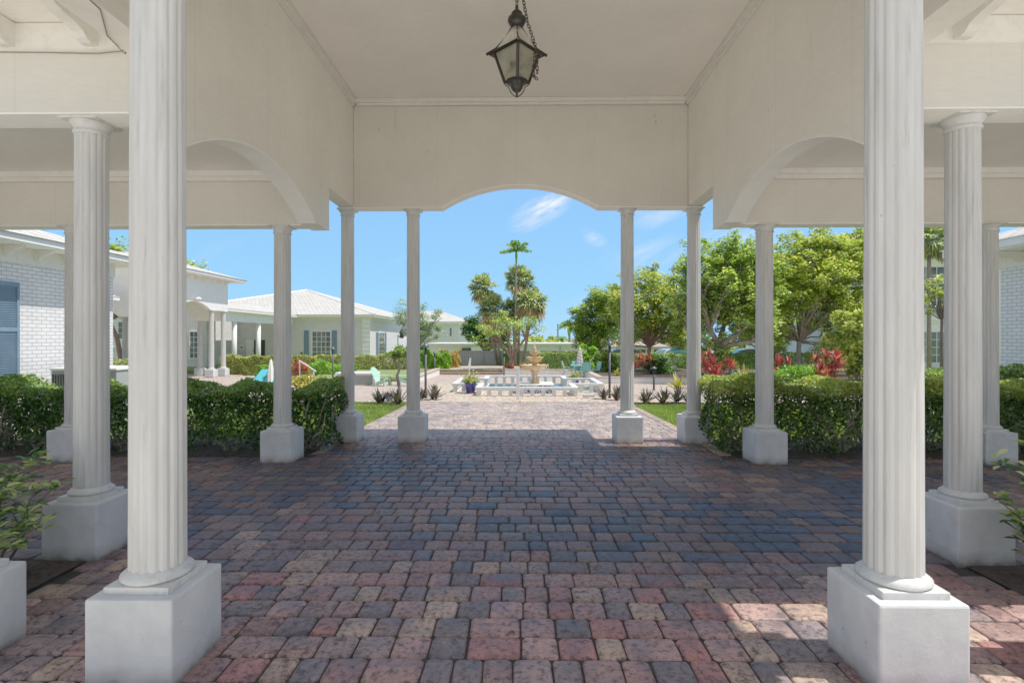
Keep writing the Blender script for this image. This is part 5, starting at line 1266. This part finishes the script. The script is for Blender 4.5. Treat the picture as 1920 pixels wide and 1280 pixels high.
T('slim tree beside the right house between the two right columns', 1766, 690, 14, [(1768, 560, 30, 40), (1757, 548, 16, 14)], .05, 26, 36, .16, .09, L_TREEY, BARKD, 600)
T('large tree rising behind the left pavilion roof', 292, 690, 46, [(250, 488, 58, 30), (330, 505, 46, 26), (292, 510, 60, 40)], .3, 150, 90, .7, .26, L_TREE, BARKD, 560, zb=-1.9)
T('leaning red barked tree behind the near covered walkway', 236, 700, 27, [(222, 575, 30, 20), (250, 570, 30, 24)], .14, 40, 50, .4, .15, L_TREE, BARKR, 600, zb=-.4, lean=-.9)
def twist():
    p = gr(746, 757)
    tree('tree', 'small twisted topiary tree beside the left inner column', p, [(0, 0, -.05), (.05, 0, .4), (-.02, 0, .75), (.06, 0, .95), (-.1, 0, 1.15)], .045, [(-.08, 0, 1.32, .24, .22, .14), (.1, 0, 1.42, .2, .2, .12), (.3, 0, 1.25, .15, .15, .1)], 34, 60, .10, .065, L_HEDGE, BARK, nlimb=16, shell=.3)
twist()
# far tree line
cen = [(x, 105 + random.uniform(-8, 8), random.uniform(-1, 1.2) + .6 * math.sin(x * .31)) for x in np.arange(-2, 34, .55)] + [(x, 100, -1.5 + random.random() * 2) for x in np.arange(-2, 60, .8)]
o = quads_obj('distant_trees', clump_cloud(cen, 1.5, 90, .55, .5, .36), L_TREEY); tag(o, 'distant green tree line behind the low pale building', 'trees', kind='stuff')
cen = [(x, 62 + random.uniform(-3, 3), random.uniform(-1, 2.5)) for x in np.arange(8, 52, .6)]
o = quads_obj('background_trees', clump_cloud(cen, 1.1, 90, .36, .5, .36), L_DEEP); tag(o, 'dark mass of trees beyond the parked cars', 'trees', kind='stuff')

# ------------------------------------------------------------ light, sky, camera
ELEV = R(66)
w = bpy.data.worlds.new('World'); sc.world = w; w.use_nodes = True; t = w.node_tree
bg = t.nodes['Background']; sky = t.nodes.new('ShaderNodeTexSky'); sky.sky_type = 'NISHITA'; sky.sun_disc = False
sky.sun_elevation = ELEV; sky.sun_rotation = R(90); sky.air_density = 1.0; sky.dust_density = 0; sky.ozone_density = 3.5; sky.altitude = 0
tc = t.nodes.new('ShaderNodeTexCoord')
def blob(px, py, r, dirn, stretch):
    d = ray(px, py).normalized(); mp = t.nodes.new('ShaderNodeMapping'); mp.vector_type = 'TEXTURE'
    s = t.nodes.new('ShaderNodeVectorMath'); s.operation = 'SUBTRACT'; t.links.new(tc.outputs['Generated'], s.inputs[0]); s.inputs[1].default_value = d
    t.links.new(s.outputs[0], mp.inputs[0]); mp.inputs['Rotation'].default_value = (0, -dirn, 0); mp.inputs['Scale'].default_value = (r * stretch, r, r)
    L = t.nodes.new('ShaderNodeVectorMath'); L.operation = 'LENGTH'; t.links.new(mp.outputs[0], L.inputs[0])
    return math_(t, 'SUBTRACT', 1.0, L.outputs['Value'], True)
mp = t.nodes.new('ShaderNodeMapping'); t.links.new(tc.outputs['Generated'], mp.inputs[0]); mp.vector_type = 'TEXTURE'; mp.inputs['Rotation'].default_value = (0, -.47, 0); mp.inputs['Scale'].default_value = (1 / 7, 1 / 7, 1 / 34)
nz = noise(t, mp.outputs[0], 1.6, 8, .62)
tot = None
for a in ((1012, 398, .030, R(27), 2.6), (1030, 384, .020, R(24), 2.4), (1115, 448, .016, R(-32), 2.2), (1245, 390, .04, R(15), 2.6), (1395, 450, .05, R(5), 2.5), (1210, 478, .04, R(12), 2.6)):
    b_ = blob(*a); b_ = math_(t, 'MULTIPLY', b_, .85 if a[0] < 1100 else (.42 if a[0] < 1120 else .35)); tot = b_ if tot is None else math_(t, 'ADD', tot, b_)
cl = math_(t, 'MULTIPLY', tot, ramp(t, nz, [(.38, (0, 0, 0)), (.66, (1, 1, 1))]))
hi = ramp(t, noise(t, mp.outputs[0], .8, 7, .6), [(.58, (0, 0, 0)), (.85, (.12, .12, .12))])
cl = math_(t, 'ADD', math_(t, 'MULTIPLY', cl, 1.2), hi, True)
sx = N(t, 'ShaderNodeSeparateXYZ'); t.links.new(tc.outputs['Generated'], sx.inputs[0])
low = ramp(t, sx.outputs['Z'], [(0.0, (1.55, 4.0, 6.5)), (.10, (1.38, 3.8, 6.6)), (.30, (1.30, 3.3, 6.7)), (.6, (1.3, 2.9, 6.3))])
skc = mix(t, .88, sky.outputs[0], low)
up = ramp(t, sx.outputs['Z'], [(.42, (0, 0, 0)), (.62, (1, 1, 1))])
bk = ramp(t, math_(t, 'ADD', math_(t, 'MULTIPLY', sx.outputs['Y'], -.5), .5), [(.55, (0, 0, 0)), (.7, (.9, .9, .9))])
hz = math_(t, 'MAXIMUM', up, bk)
hn = ramp(t, noise(t, tc.outputs['Generated'], 2.2, 6), [(.3, (.7, .7, .7)), (.7, (1, 1, 1))])
skc = mix(t, math_(t, 'MULTIPLY', hz, hn), skc, (2.9, 2.95, 3.0))  # unseen pale sky overhead and behind, added to keep the fill light neutral
t.links.new(mix(t, cl, skc, (5.6, 6.1, 6.6)), bg.inputs['Color']); bg.inputs['Strength'].default_value = .15
ld = bpy.data.lights.new('sun', 'SUN'); ld.energy = 5.0; ld.angle = R(.5); ld.color = (1, .955, .89)
lo = bpy.data.objects.new('sun', ld); COL.objects.link(lo)
sd = Vector((math.cos(ELEV), -.035, math.sin(ELEV))); lo.rotation_euler = sd.to_track_quat('Z', 'Y').to_euler()
cd = bpy.data.cameras.new('camera'); cam = bpy.data.objects.new('camera', cd); COL.objects.link(cam); sc.camera = cam
cam.location = EYE; cam.rotation_euler = (PI / 2, 0, YAW); cd.sensor_width = 36; cd.lens = 36 * F / 1920; cd.shift_y = -6 / 1920; cd.clip_end = 2000; cd.clip_start = .05
sc.view_settings.view_transform = 'Standard'; sc.view_settings.look = 'None'; sc.view_settings.exposure = 0; sc.view_settings.gamma = 1.34
sc.cycles.diffuse_bounces = 8; sc.cycles.max_bounces = 12; sc.cycles.use_denoising = True; sc.cycles.transparent_max_bounces = 12; sc.cycles.sample_clamp_indirect = 6
